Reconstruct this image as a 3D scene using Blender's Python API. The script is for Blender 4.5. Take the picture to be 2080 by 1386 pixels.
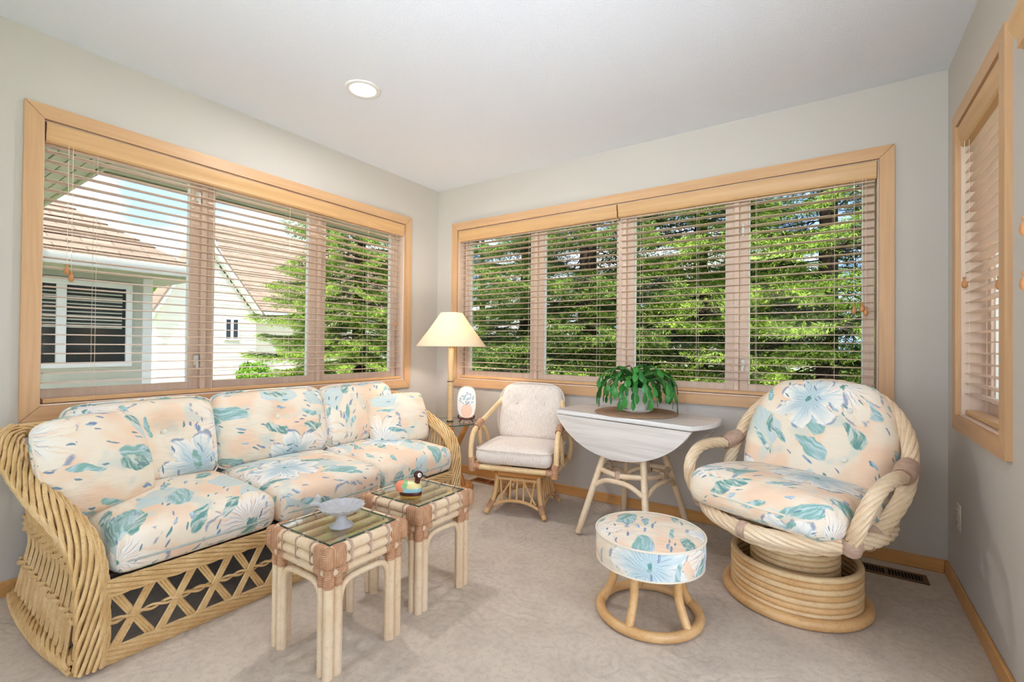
import bpy, math, random
import numpy as np
from mathutils import Vector, Matrix
PI = math.pi
random.seed(7)
for o in list(bpy.data.objects): bpy.data.objects.remove(o)
SC = bpy.context.scene
COL = SC.collection

# ------------------------------------------------------------------ camera
W, H = 3.353, 2.44            # room width (x), height; back wall y=0, left wall x=0
cam_d = bpy.data.cameras.new('camera'); cam = bpy.data.objects.new('camera', cam_d); COL.objects.link(cam)
cam_d.sensor_width = 36.0; cam_d.lens = 36.0 * 948.91 / 2080; cam_d.clip_start = .02; cam_d.clip_end = 300
yaw, pitch, roll = -0.5963, 0.0093, 0.0095
F0 = Vector((math.sin(yaw), math.cos(yaw), 0)); R0 = Vector((math.cos(yaw), -math.sin(yaw), 0)); Zv = Vector((0, 0, 1))
F1 = F0 * math.cos(pitch) + Zv * math.sin(pitch); U1 = Zv * math.cos(pitch) - F0 * math.sin(pitch)
R1 = R0 * math.cos(roll) + U1 * math.sin(roll); U2 = U1 * math.cos(roll) - R0 * math.sin(roll)
cam.matrix_world = Matrix(((R1.x, U2.x, -F1.x, 2.8769), (R1.y, U2.y, -F1.y, -3.0535), (R1.z, U2.z, -F1.z, 1.0793), (0, 0, 0, 1)))
SC.camera = cam
SC.cycles.max_bounces = 6; SC.cycles.diffuse_bounces = 4; SC.cycles.glossy_bounces = 2; SC.cycles.transparent_max_bounces = 20
SC.cycles.use_adaptive_sampling = True; SC.cycles.adaptive_threshold = .13; SC.cycles.adaptive_min_samples = 16; SC.cycles.use_light_tree = False

# ------------------------------------------------------------------ world / light
SC.view_settings.view_transform = 'Standard'; SC.view_settings.look = 'None'
SC.view_settings.exposure = 0.0; SC.view_settings.gamma = 1.0; SC.view_settings.use_curve_mapping = False
wd = bpy.data.worlds.new('sky'); SC.world = wd; wd.use_nodes = True
nt = wd.node_tree; nt.nodes.clear()
out = nt.nodes.new('ShaderNodeOutputWorld'); bg = nt.nodes.new('ShaderNodeBackground')
tc = nt.nodes.new('ShaderNodeTexCoord'); mp = nt.nodes.new('ShaderNodeMapping'); mp.inputs['Scale'].default_value = (1.6, 1.6, 4.5)
mp.inputs['Location'].default_value = (.35, .2, .1)
nz = nt.nodes.new('ShaderNodeTexNoise'); nz.inputs['Scale'].default_value = 1.7; nz.inputs['Detail'].default_value = 7
cr = nt.nodes.new('ShaderNodeValToRGB'); cr.color_ramp.elements[0].position = .40; cr.color_ramp.elements[1].position = .60
cr.color_ramp.elements[0].color = (.34, .56, .95, 1); cr.color_ramp.elements[1].color = (1.0, 1.0, 1.0, 1)
nt.links.new(tc.outputs['Generated'], mp.inputs[0]); nt.links.new(mp.outputs[0], nz.inputs['Vector'])
nt.links.new(nz.outputs['Fac'], cr.inputs[0]); nt.links.new(cr.outputs[0], bg.inputs[0])
bg.inputs[1].default_value = 2.15; nt.links.new(bg.outputs[0], out.inputs[0])
def sun(dirn, strength, ang, colr):
    d = bpy.data.lights.new('sun', 'SUN'); d.energy = strength; d.angle = ang; d.color = colr
    o = bpy.data.objects.new('sun', d); COL.objects.link(o)
    o.rotation_euler = Vector(dirn).to_track_quat('Z', 'Y').to_euler()
sun((.5, -.8, 1.6), 8.0, .02, (1, .95, .86))
def area(name, loc, target, sx, sy, power, colr, spread=180):
    d = bpy.data.lights.new(name, 'AREA'); d.shape = 'RECTANGLE'; d.size = sx; d.size_y = sy; d.energy = power; d.color = colr; d.spread = math.radians(spread)
    o = bpy.data.objects.new(name, d); COL.objects.link(o); o.location = loc
    o.rotation_euler = (Vector(loc) - Vector(target)).to_track_quat('Z', 'Y').to_euler()
# daylight in the glazed patio door of the right wall, and an added fill light in the unseen opening behind
area('patio_daylight', (W + .06, -2.35, 1.05), (0, -2.35, 1.05), 1.8, 1.95, 19, (.78, .86, 1.0))
area('rear_fill', (.95, -4.52, 1.25), (2.6, 0, 1.9), 1.6, 2.0, 18, (.74, .83, 1.0))
# soft light added behind the viewer, bounced off the ceiling to brighten it
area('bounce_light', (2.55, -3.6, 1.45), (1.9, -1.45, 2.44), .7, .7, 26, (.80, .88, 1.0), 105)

# ------------------------------------------------------------------ materials
def srgb(r, g, b):
    f = lambda c: (c / 255 / 12.92) if c <= 10 else ((c / 255 + .055) / 1.055) ** 2.4
    return (f(r), f(g), f(b), 1)
class NT:
    def __init__(s, name):
        s.m = bpy.data.materials.new(name); s.m.use_nodes = True; s.t = s.m.node_tree
        s.b = s.t.nodes['Principled BSDF']; s.o = s.t.nodes['Material Output']
    def n(s, typ, ins=None, **kw):
        nd = s.t.nodes.new('ShaderNode' + typ)
        for k, v in kw.items(): setattr(nd, k, v)
        for k, v in (ins or {}).items():
            if isinstance(v, bpy.types.NodeSocket): s.t.links.new(v, nd.inputs[k])
            else: nd.inputs[k].default_value = v
        return nd
    def math(s, op, a, b=0.0, c=0.0, clamp=False):
        return s.n('Math', {0: a, 1: b, 2: c}, operation=op, use_clamp=clamp).outputs[0]
    def mix(s, f, a, b): return s.n('Mix', {'Factor': f, 'A': a, 'B': b}, data_type='RGBA') if False else s._mix(f, a, b)
    def _mix(s, f, a, b):
        nd = s.t.nodes.new('ShaderNodeMix'); nd.data_type = 'RGBA'
        for i, v in ((0, f), (6, a), (7, b)):
            if isinstance(v, bpy.types.NodeSocket): s.t.links.new(v, nd.inputs[i])
            else: nd.inputs[i].default_value = v
        return nd.outputs[2]
    def ramp(s, f, stops):
        nd = s.n('ValToRGB', {0: f}); r = nd.color_ramp
        while len(r.elements) < len(stops): r.elements.new(.5)
        for e, (p, c) in zip(r.elements, stops): e.position = p; e.color = c
        return nd.outputs[0]
    def step(s, v, lo, hi):   # smooth 0..1
        return s.n('MapRange', {0: v, 1: lo, 2: hi, 3: 0., 4: 1.}, clamp=True, interpolation_type='SMOOTHSTEP').outputs[0]
    def noise(s, vec, scale, detail=3, dist=0., rough=.5):
        return s.n('TexNoise', {'Vector': vec, 'Scale': scale, 'Detail': detail, 'Distortion': dist, 'Roughness': rough})
    def mapping(s, vec, sc=(1, 1, 1), rot=(0, 0, 0), loc=(0, 0, 0)):
        return s.n('Mapping', {0: vec, 'Scale': sc, 'Rotation': rot, 'Location': loc}).outputs[0]
    def tc(s, w='Object'): return s.n('TexCoord').outputs[w]
    def set(s, **kw):
        for k, v in kw.items():
            k = {'col': 'Base Color', 'rough': 'Roughness', 'metal': 'Metallic', 'spec': 'Specular IOR Level', 'normal': 'Normal',
                 'sheen': 'Sheen Weight', 'coat': 'Coat Weight', 'sss': 'Subsurface Weight', 'trans': 'Transmission Weight'}[k]
            if isinstance(v, bpy.types.NodeSocket): s.t.links.new(v, s.b.inputs[k])
            else: s.b.inputs[k].default_value = v
        return s
    def bump(s, h, st=.3, d=.01): s.set(normal=s.n('Bump', {'Height': h, 'Strength': st, 'Distance': d}).outputs[0]); return s
M = {}
def plain(name, c, rough=.6, metal=0, spec=.4, var=.06, vs=6., bump=0):
    t = NT(name); nz = t.noise(t.tc(), vs, 4)
    hi = tuple(min(1, x * (1 + var)) for x in c[:3]) + (1,); lo = tuple(x * (1 - var) for x in c[:3]) + (1,)
    t.set(col=t.mix(nz.outputs[0], lo, hi), rough=rough, metal=metal, spec=spec)
    if bump: t.bump(t.noise(t.tc(), vs * 12, 3).outputs[0], bump, .004)
    M[name] = t.m; return t.m
def wood(name, c1, c2, axis=0, rough=.42, scale=1., knots=False):
    t = NT(name); sc = [26, 26, 26]; sc[axis] = 1.4
    v = t.mapping(t.tc(), tuple(x * scale for x in sc)); a = t.noise(v, 1., 5, 1.2); b = t.noise(t.mapping(t.tc(), tuple(x * scale * 4 for x in sc)), 1., 3)
    inf = t.n('ObjectInfo').outputs['Random']
    f = t.math('ADD', t.math('MULTIPLY', a.outputs[0], .8), t.math('MULTIPLY', b.outputs[0], .25))
    col = t.mix(t.step(f, .3, .75), c1, c2)
    col = t.mix(t.math('MULTIPLY', inf, .18), col, (c2[0] * .86, c2[1] * .82, c2[2] * .78, 1))
    t.set(col=col, rough=rough, spec=.4); t.bump(b.outputs[0], .06, .002); M[name] = t.m; return t.m

plain('wall', srgb(200, 192, 182), .85, var=.01, vs=2, bump=.03)
def ceiling_mat():
    t = NT('ceiling'); a = t.noise(t.tc(), 160, 4); b = t.noise(t.tc(), 420, 2)
    t.set(col=srgb(228, 229, 232), rough=.95, spec=.1); t.bump(t.math('ADD', a.outputs[0], b.outputs[0]), .35, .006); M['ceiling'] = t.m
ceiling_mat()
def carpet():
    t = NT('carpet'); o = t.tc()
    warp = t.noise(o, 3.2, 3); wv = t.n('VectorMath', {0: warp.outputs['Color'], 1: (.5, .5, .5)}, operation='SUBTRACT').outputs[0]
    wv = t.n('VectorMath', {0: wv, 'Scale': .34}, operation='SCALE').outputs[0]
    p = t.n('VectorMath', {0: o, 1: wv}, operation='ADD').outputs[0]
    vo = t.n('TexVoronoi', {'Vector': p, 'Scale': 2.6}, voronoi_dimensions='2D')
    rings = t.math('SINE', t.math('ADD', t.math('MULTIPLY', vo.outputs['Distance'], 48.), t.math('MULTIPLY', warp.outputs[0], 6.)))
    fade = t.step(t.noise(o, 2.3, 2).outputs[0], .35, .65)
    rings = t.math('MULTIPLY', t.step(rings, .25, .95), fade)
    pile = t.noise(o, 190, 4, 0, .75); blot = t.noise(o, 7, 5)
    col = t.mix(pile.outputs[0], srgb(184, 166, 146), srgb(234, 219, 200))
    col = t.mix(t.math('MULTIPLY', t.step(blot.outputs[0], .4, .7), .22), col, srgb(160, 143, 127))
    col = t.mix(t.math('MULTIPLY', rings, .14), col, srgb(150, 134, 119))
    mid = t.noise(o, 42, 4, .6); col = t.mix(t.math('MULTIPLY', t.step(mid.outputs[0], .42, .66), .22), col, srgb(150, 132, 114))
    t.set(col=col, rough=.98, spec=.05, sheen=.25)
    h = t.math('SUBTRACT', t.math('MULTIPLY', pile.outputs[0], .5), t.math('MULTIPLY', rings, .30))
    t.bump(h, .5, .010); M['carpet'] = t.m
carpet()
wood('casing', srgb(200, 156, 114), srgb(213, 171, 128), 0)
wood('casing_v', srgb(200, 156, 114), srgb(213, 171, 128), 2)
wood('valance', srgb(202, 157, 108), srgb(214, 172, 122), 0)
wood('slat', srgb(206, 176, 150), srgb(216, 190, 166), 0, .38)
wood('sash', srgb(222, 194, 172), srgb(232, 208, 188), 2, .5)
wood('baseboard', srgb(206, 148, 86), srgb(220, 166, 102), 0)
wood('oak', srgb(188, 124, 62), srgb(214, 154, 88), 0, .38)
plain('cord', srgb(225, 212, 190), .8); plain('tassel', srgb(196, 136, 86), .4, var=.15, vs=60)
plain('white_plastic', srgb(228, 224, 216), .4); plain('ivory', srgb(226, 212, 190), .4)
def rattan(name, c1, c2, c3, rough=.36, sc=1.):
    t = NT(name); o = t.tc(); a = t.noise(o, 9 * sc, 4); b = t.noise(t.mapping(o, (70, 70, 70)), sc, 3)
    r = t.n('ObjectInfo').outputs['Random']
    col = t.mix(t.step(a.outputs[0], .3, .7), c1, c2); col = t.mix(t.math('MULTIPLY', t.step(b.outputs[0], .5, .75), .35), col, c3)
    col = t.mix(t.math('MULTIPLY', r, .14), col, c3)
    t.set(col=col, rough=rough, spec=.5); t.bump(b.outputs[0], .1, .002); M[name] = t.m
rattan('rattan', srgb(226, 190, 140), srgb(238, 208, 160), srgb(190, 146, 98))
rattan('rattan_pale', srgb(224, 196, 160), srgb(236, 214, 182), srgb(196, 164, 128))
rattan('rattan_warm', srgb(216, 168, 110), srgb(230, 188, 132), srgb(176, 124, 74))
rattan('wicker', srgb(214, 174, 116), srgb(232, 198, 142), srgb(156, 110, 62), .42, 1.6)
def binding(name, ca, cb, cc, freq=330.):
    t = NT(name); o = t.tc('UV')
    w = t.n('TexWave', {'Vector': o, 'Scale': freq / 6.28, 'Distortion': 1.0, 'Detail': 2}, bands_direction='Y')
    n = t.noise(t.tc(), 45, 3)
    col = t.mix(t.step(n.outputs[0], .3, .7), ca, cb); col = t.mix(t.step(w.outputs[0], .45, .05), col, cc)
    t.set(col=col, rough=.5); t.bump(w.outputs[0], .5, .003); M[name] = t.m
binding('binding', srgb(200, 146, 106), srgb(222, 178, 140), srgb(142, 94, 64))
binding('binding_pale', srgb(198, 164, 142), srgb(218, 190, 168), srgb(150, 118, 98))
def glass(name, tint=(1, 1, 1, 1), f=1.0):
    t = NT(name); t.t.nodes.remove(t.b)
    tr = t.n('BsdfTransparent', {0: tint}); gl = t.n('BsdfGlossy', {0: (1, 1, 1, 1), 'Roughness': .0})
    lw = t.n('LayerWeight', {'Blend': .5}); fr = t.math('ADD', t.math('MULTIPLY', t.math('POWER', lw.outputs['Facing'], 4.), .9), .045); mx = t.n('MixShader', {0: t.math('MULTIPLY', fr, f), 1: tr.outputs[0], 2: gl.outputs[0]})
    t.t.links.new(mx.outputs[0], t.o.inputs[0]); M[name] = t.m
glass('pane_glass', f=.02); glass('table_glass', (.96, .985, .97, 1), .8); 
plain('glass_edge', srgb(60, 96, 84), .1, spec=.8)
def floral():
    t = NT('floral'); uv = t.tc('UV')
    inf = t.n('ObjectInfo').outputs['Random']
    off = t.n('CombineXYZ', {0: t.math('MULTIPLY', inf, 7.3), 1: t.math('MULTIPLY', inf, 11.7), 2: 0.}).outputs[0]
    uv = t.n('VectorMath', {0: uv, 1: off}, operation='ADD').outputs[0]
    uv = t.n('VectorRotate', {'Vector': uv, 'Angle': t.math('MULTIPLY', inf, 40.)}, rotation_type='Z_AXIS').outputs[0]
    wn = t.noise(uv, 9, 4); wv = t.n('VectorMath', {0: wn.outputs['Color'], 1: (.5, .5, .5)}, operation='SUBTRACT').outputs[0]
    wv = t.n('VectorMath', {0: wv, 'Scale': .075}, operation='SCALE').outputs[0]
    p = t.n('VectorMath', {0: uv, 1: wv}, operation='ADD').outputs[0]
    cream, peach, white = srgb(240, 226, 204), srgb(240, 208, 178), srgb(246, 240, 230)
    teal, sage, slate, pblue, deep = srgb(134, 178, 168), srgb(212, 216, 204), srgb(128, 144, 172), srgb(192, 212, 216), srgb(104, 154, 146)
    col = t.mix(t.step(t.noise(uv, 5, 2).outputs[0], .42, .62), cream, peach)
    col = t.mix(t.math('MULTIPLY', t.step(t.noise(t.mapping(uv, loc=(3, 1, 0)), 7, 2).outputs[0], .55, .68), .8), col, sage)
    def flower(col, S, loc, R, n, lo, hi, pc, vc, kmin, kmax):
        q = t.mapping(p, loc=loc); vo = t.n('TexVoronoi', {'Vector': q, 'Scale': S, 'Randomness': .85}, voronoi_dimensions='2D')
        l = t.n('VectorMath', {0: q, 1: vo.outputs['Position']}, operation='SUBTRACT').outputs[0]
        sp = t.n('SeparateXYZ', {0: l}); sc = t.n('SeparateColor', {0: vo.outputs['Color']})
        d = t.n('VectorMath', {0: l}, operation='LENGTH').outputs['Value']
        a = t.math('ARCTAN2', sp.outputs[1], sp.outputs[0])
        a2 = t.math('ADD', a, t.math('MULTIPLY', sc.outputs[0], 6.28))
        pet = t.math('ABSOLUTE', t.math('COSINE', t.math('MULTIPLY', a2, n / 2)))
        pet = t.math('POWER', pet, .5)
        rad = t.math('MULTIPLY', t.math('ADD', t.math('MULTIPLY', pet, .5), .5), R)
        k = t.math('MULTIPLY', t.math('GREATER_THAN', sc.outputs[1], kmin), t.math('LESS_THAN', sc.outputs[1], kmax))
        rel = t.math('DIVIDE', d, rad)
        msk = t.math('MULTIPLY', t.step(rel, 1.0, .93), k)
        pcol = t.mix(t.step(rel, .25, 1.0), pc[0], pc[1])
        # brushed petals: streaks along the radius
        st = t.noise(t.n('CombineXYZ', {0: t.math('MULTIPLY', a, 7.), 1: t.math('MULTIPLY', d, 4.), 2: sc.outputs[2]}).outputs[0], 1.6, 2).outputs[0]
        pcol = t.mix(t.math('MULTIPLY', t.step(st, .52, .66), .75), pcol, pc[2])
        col = t.mix(msk, col, pcol)
        # outline and veins
        ed = t.math('MULTIPLY', t.math('MULTIPLY', t.step(rel, .90, .96), t.step(rel, 1.05, .99)), k)
        ed = t.math('MULTIPLY', ed, t.step(t.noise(uv, 22, 2).outputs[0], .48, .58))
        col = t.mix(t.math('MULTIPLY', ed, .8), col, vc)
        vn = t.math('MULTIPLY', t.step(t.math('SINE', t.math('ADD', t.math('MULTIPLY', a, 26.), t.math('MULTIPLY', wn.outputs[0], 9.))), .80, .97), t.math('MULTIPLY', t.step(rel, .08, .2), t.step(rel, .62, .38)))
        col = t.mix(t.math('MULTIPLY', t.math('MULTIPLY', vn, k), .7), col, vc)
        cen = t.math('MULTIPLY', t.step(t.math('ADD', d, t.math('MULTIPLY', t.noise(uv, 70, 2).outputs[0], .03)), .034, .024), k)
        return t.mix(cen, col, deep)
    def leaf(col, S, rot, stretch, thr, cmin, c1, c2, loc=(0, 0, 0)):
        q = t.mapping(p, (1, stretch, 1), (0, 0, rot), loc); vo = t.n('TexVoronoi', {'Vector': q, 'Scale': S}, voronoi_dimensions='2D')
        sc = t.n('SeparateColor', {0: vo.outputs['Color']})
        m = t.math('MULTIPLY', t.step(vo.outputs['Distance'], thr, thr - .05), t.math('GREATER_THAN', sc.outputs[0], cmin))
        st = t.step(t.noise(t.mapping(q, (6, 30, 1)), 1.5, 2).outputs[0], .4, .65)
        return t.mix(m, col, t.mix(st, c1, c2))
    col = leaf(col, 3.0, .6, 1.9, .40, .66, sage, pblue, (5, 2, 0))
    col = leaf(col, 3.6, -.5, 2.3, .34, .78, teal, pblue)
    col = flower(col, 2.5, (0, 0, 0), .185, 6, 0, 0, (white, cream, peach), slate, .0, .60)
    col = flower(col, 2.3, (1.7, .9, 0), .165, 7, 0, 0, (pblue, white, pblue), slate, .52, .95)
    col = leaf(col, 4.4, 1.1, 2.5, .31, .80, deep, sage, (1, 7, 0))
    col = leaf(col, 5.5, -1.2, 3.6, .30, .86, teal, pblue, (8, 3, 0))
    col = leaf(col, 10., .35, 3.4, .24, .86, slate, pblue, (2, 3, 0))
    col = leaf(col, 13., 2.1, 4., .22, .86, slate, deep, (4, 9, 0))
    th = t.noise(t.tc('UV'), 900, 1)
    t.set(col=col, rough=.72, spec=.25, sheen=.1); 
    cr = t.noise(t.mapping(t.tc('UV'), (5, 14, 1)), 1.4, 3).outputs[0]
    t.bump(t.math('ADD', t.math('MULTIPLY', cr, 1.), t.math('MULTIPLY', th.outputs[0], .06)), .4, .03); M['floral'] = t.m
floral()
def linen():
    t = NT('linen'); uv = t.tc('UV'); a = t.noise(t.mapping(uv, (260, 26, 1)), 1, 3); b = t.noise(t.mapping(uv, (30, 400, 1)), 1, 2)
    f = t.math('ADD', t.math('MULTIPLY', a.outputs[0], .6), t.math('MULTIPLY', b.outputs[0], .4))
    t.set(col=t.mix(t.step(f, .35, .65), srgb(212, 196, 182), srgb(236, 224, 212)), rough=.9, spec=.1, sheen=.2); t.bump(f, .25, .003); M['linen'] = t.m
linen()
plain('piping', srgb(232, 218, 198), .7); plain('piping_teal', srgb(170, 176, 168), .7, var=.35, vs=14); plain('button', srgb(224, 222, 212), .6)
wood('whitewash', srgb(196, 186, 178), srgb(222, 215, 208), 0, .35)
wood('white_top', srgb(210, 206, 202), srgb(226, 222, 219), 0, .22)
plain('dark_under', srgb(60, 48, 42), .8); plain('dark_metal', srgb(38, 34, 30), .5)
plain('vent_bronze', srgb(112, 84, 52), .45, .5); plain('vent_wood', srgb(150, 92, 48), .5); plain('black', srgb(12, 11, 10), .9)
plain('pewter', srgb(184, 182, 182), .6, .05, var=.22, vs=30, bump=.3)
plain('mahogany', srgb(84, 30, 20), .3, var=.3, vs=20)
plain('brass', srgb(190, 150, 80), .3, .9)
def leafmat(name, a, b, rough=.35, tip=None):
    t = NT(name); r = t.n('ObjectInfo').outputs['Random']; n = t.noise(t.tc(), 30, 2)
    f = t.math('ADD', t.math('MULTIPLY', r, .5), t.math('MULTIPLY', n.outputs[0], .5)); col = t.mix(f, a, b)
    if tip:
        at = t.n('Attribute', attribute_name='tip'); col = t.mix(at.outputs['Fac'], col, t.mix(n.outputs[0], tip[0], tip[1]))
    t.set(col=col, rough=rough, spec=.4); M[name] = t.m
leafmat('cactus_leaf', srgb(26, 84, 34), srgb(62, 138, 52), .32)
leafmat('spruce', srgb(46, 66, 30), srgb(84, 112, 44), .6, (srgb(146, 186, 58), srgb(202, 226, 98)))
leafmat('spruce_dark', srgb(40, 58, 34), srgb(74, 98, 48), .6, (srgb(116, 150, 56), srgb(160, 186, 78)))
leafmat('shrub', srgb(86, 132, 34), srgb(150, 190, 60), .5); leafmat('hedge', srgb(120, 140, 40), srgb(178, 186, 70), .5)
leafmat('far_leaf', srgb(110, 140, 56), srgb(178, 196, 90), .6)
plain('bark', srgb(74, 60, 50), .9, var=.4, vs=14, bump=.6)
plain('stem_green', srgb(86, 92, 50), .6)
plain('lawn', srgb(132, 158, 78), .95, var=.25, vs=5, spec=.05); plain('pale_ground', srgb(222, 218, 214), .95, var=.08); plain('mulch', srgb(212, 198, 180), .95, var=.35, vs=60)  # road, bed and paving tones paled to throw daylight up indoors
plain('siding_grey', srgb(186, 188, 172), .7, var=.03); plain('siding_white', srgb(238, 234, 222), .7, var=.02); plain('trim_white', srgb(238, 238, 232), .5, var=.02)
plain('soffit', srgb(168, 170, 138), .6, var=.03); plain('dark_glass', srgb(40, 46, 44), .08, spec=.6, var=.3, vs=3)
def shingle(name, a, b, c):
    t = NT(name); uv = t.tc('UV'); br = t.n('TexBrick', {'Vector': uv, 'Color1': a, 'Color2': b, 'Mortar': c, 'Scale': 1., 'Mortar Size': .006, 'Brick Width': .26, 'Row Height': .13})
    n = t.noise(uv, 40, 3); t.set(col=t.mix(t.math('MULTIPLY', n.outputs[0], .5), br.outputs[0], c), rough=.9, spec=.1); M[name] = t.m
shingle('shingle', srgb(158, 138, 120), srgb(176, 156, 138), srgb(118, 100, 88)); 

# ------------------------------------------------------------------ mesh builder
class MB:
    def __init__(s): s.v = []; s.f = []; s.uv = []; s.has_uv = False
    def add(s, vs, fs, uvs=None):
        o = len(s.v); s.v += [tuple(v) for v in vs]; s.f += [tuple(i + o for i in f) for f in fs]
        if uvs is not None: s.has_uv = True; s.uv += uvs
        else: s.uv += [None] * len(fs)
        return s
    def box(s, x0, x1, y0, y1, z0, z1, bev=0.0):
        if bev <= 0:
            vs = [(x, y, z) for z in (z0, z1) for y in (y0, y1) for x in (x0, x1)]
            return s.add(vs, [(0, 2, 3, 1), (4, 5, 7, 6), (0, 1, 5, 4), (2, 6, 7, 3), (0, 4, 6, 2), (1, 3, 7, 5)])
        b = min(bev, (x1 - x0) * .45, (y1 - y0) * .45, (z1 - z0) * .45); vs = []; idx = {}
        for sx in (0, 1):
            for sy in (0, 1):
                for sz in (0, 1):
                    X, Y, Z = (x0, x1)[sx], (y0, y1)[sy], (z0, z1)[sz]; dx, dy, dz = (b, -b)[sx], (b, -b)[sy], (b, -b)[sz]
                    for k, p in enumerate(((X, Y + dy, Z + dz), (X + dx, Y, Z + dz), (X + dx, Y + dy, Z))):
                        idx[sx, sy, sz, k] = len(vs); vs.append(p)
        g = lambda a, b_, c, k: idx[a, b_, c, k]; fs = []
        for q in (0, 1):
            r = [(q, 0, 0), (q, 1, 0), (q, 1, 1), (q, 0, 1)]; fs.append([g(*t, 0) for t in (r if q else r[::-1])])
            r = [(0, q, 0), (0, q, 1), (1, q, 1), (1, q, 0)]; fs.append([g(*t, 1) for t in (r if q else r[::-1])])
            r = [(0, 0, q), (1, 0, q), (1, 1, q), (0, 1, q)]; fs.append([g(*t, 2) for t in (r if q else r[::-1])])
        for a in (0, 1):
            for c in (0, 1):
                fs.append([g(0, a, c, 1), g(1, a, c, 1), g(1, a, c, 2), g(0, a, c, 2)])
                fs.append([g(a, 0, c, 0), g(a, 1, c, 0), g(a, 1, c, 2), g(a, 0, c, 2)])
                fs.append([g(a, c, 0, 0), g(a, c, 1, 0), g(a, c, 1, 1), g(a, c, 0, 1)])
        for k in idx:
            if k[3] == 0: fs.append([idx[k[0], k[1], k[2], i] for i in (0, 1, 2)])
        return s.add(vs, fs)
    def tube(s, pts, r, n=8, closed=False, caps=True, flat=1.0, uvlen=True):
        P = [Vector(p) for p in pts]; N = len(P); rr = r if hasattr(r, '__len__') else [r] * N
        T = []
        for i in range(N):
            a = P[(i - 1) % N] if (closed or i > 0) else P[i]; b = P[(i + 1) % N] if (closed or i < N - 1) else P[i]
            t = (b - a); T.append(t.normalized() if t.length > 1e-9 else Vector((0, 0, 1)))
        up = Vector((0, 0, 1)) if abs(T[0].z) < .9 else Vector((1, 0, 0))
        nrm = (up - T[0] * up.dot(T[0])).normalized(); vs = []; L = 0; Ls = []
        for i in range(N):
            if i:
                q = T[i - 1].rotation_difference(T[i]); nrm = q @ nrm; nrm = (nrm - T[i] * nrm.dot(T[i])).normalized(); L += (P[i] - P[i - 1]).length
            Ls.append(L); bi = T[i].cross(nrm)
            for k in range(n):
                a = 2 * PI * k / n; vs.append(P[i] + nrm * math.cos(a) * rr[i] * flat + bi * math.sin(a) * rr[i])
        fs = []; uvs = []
        M_ = N if closed else N - 1
        for i in range(M_):
            j = (i + 1) % N; l1 = Ls[j] if j else Ls[-1] + (P[0] - P[-1]).length
            for k in range(n):
                k2 = (k + 1) % n; fs.append((i * n + k, i * n + k2, j * n + k2, j * n + k))
                u0, u1 = 2 * PI * rr[i] * k / n, 2 * PI * rr[i] * (k + 1) / n
                uvs.append(((u0, Ls[i]), (u1, Ls[i]), (u1, l1), (u0, l1)))
        if not closed and caps:
            fs.append(tuple(range(n))[::-1]); fs.append(tuple((N - 1) * n + k for k in range(n)))
            uvs.append(tuple((0, 0) for _ in range(n))); uvs.append(tuple((0, Ls[-1]) for _ in range(n)))
        return s.add(vs, fs, uvs)
    def lathe(s, prof, n=24, c=(0, 0, 0), wob=None):
        vs = []; fs = []
        for i, (r, z) in enumerate(prof):
            for k in range(n):
                a = 2 * PI * k / n; q = r * (wob(a, i) if wob else 1); vs.append((c[0] + q * math.cos(a), c[1] + q * math.sin(a), c[2] + z))
        for i in range(len(prof) - 1):
            for k in range(n): fs.append((i * n + k, i * n + (k + 1) % n, (i + 1) * n + (k + 1) % n, (i + 1) * n + k))
        if prof[0][0] > 1e-6: fs.append(tuple(range(n))[::-1])
        if prof[-1][0] > 1e-6: fs.append(tuple((len(prof) - 1) * n + k for k in range(n)))
        uvs = []
        for f_ in fs:
            q = []
            for i in f_:
                v = vs[i]; ring = i // n; ang = (i % n) / n
                if len(f_) == 4 and (i % n) == 0 and any((j % n) == n - 1 for j in f_): ang = 1.
                q.append((ang * 2 * PI * max(p[0] for p in prof), v[2] + 0.))
            rz_ = [vs[i][2] for i in f_]; rr_ = [math.hypot(vs[i][0] - c[0], vs[i][1] - c[1]) for i in f_]
            if len(f_) > 4 or (max(rr_) - min(rr_)) > 1.5 * (max(rz_) - min(rz_)): q = [(vs[i][0] + .7, vs[i][1] + .3) for i in f_]
            uvs.append(tuple(q))
        return s.add(vs, fs, uvs)
    def prism(s, poly, axis, a, b):
        n = len(poly); vs = []
        for c in (a, b):
            for (p, q) in poly: vs.append({'x': (c, p, q), 'y': (p, c, q), 'z': (p, q, c)}[axis])
        fs = [tuple(range(n))[::-1], tuple(range(n, 2 * n))] + [(i, (i + 1) % n, n + (i + 1) % n, n + i) for i in range(n)]
        return s.add(vs, fs)
    def mesh(s, name, smooth=True, angle=40):
        me = bpy.data.meshes.new(name); me.from_pydata([tuple(v) for v in s.v], [], s.f)
        if s.has_uv:
            ul = me.uv_layers.new(name='UVMap'); arr = []
            for f_, u in zip(s.f, s.uv):
                if u is None: arr += [0.0, 0.0] * len(f_)
                else:
                    for q in u: arr += [q[0], q[1]]
            ul.data.foreach_set('uv', arr)
        me.validate(); me.update()
        import bmesh
        bm = bmesh.new(); bm.from_mesh(me); bmesh.ops.recalc_face_normals(bm, faces=bm.faces)
        if smooth:
            for f_ in bm.faces: f_.smooth = True
            ca = math.radians(angle)
            for e in bm.edges:
                if len(e.link_faces) == 2 and e.calc_face_angle(0) > ca: e.smooth = False
        bm.to_mesh(me); bm.free(); return me
    def build(s, name, mat, parent=None, smooth=True, angle=40):
        return obj(name, s.mesh(name, smooth, angle), mat, parent)
def obj(name, me, mat=None, parent=None):
    if mat and not me.materials: me.materials.append(M[mat] if isinstance(mat, str) else mat)
    o = bpy.data.objects.new(name, me); COL.objects.link(o)
    if parent: o.parent = parent
    return o
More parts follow.
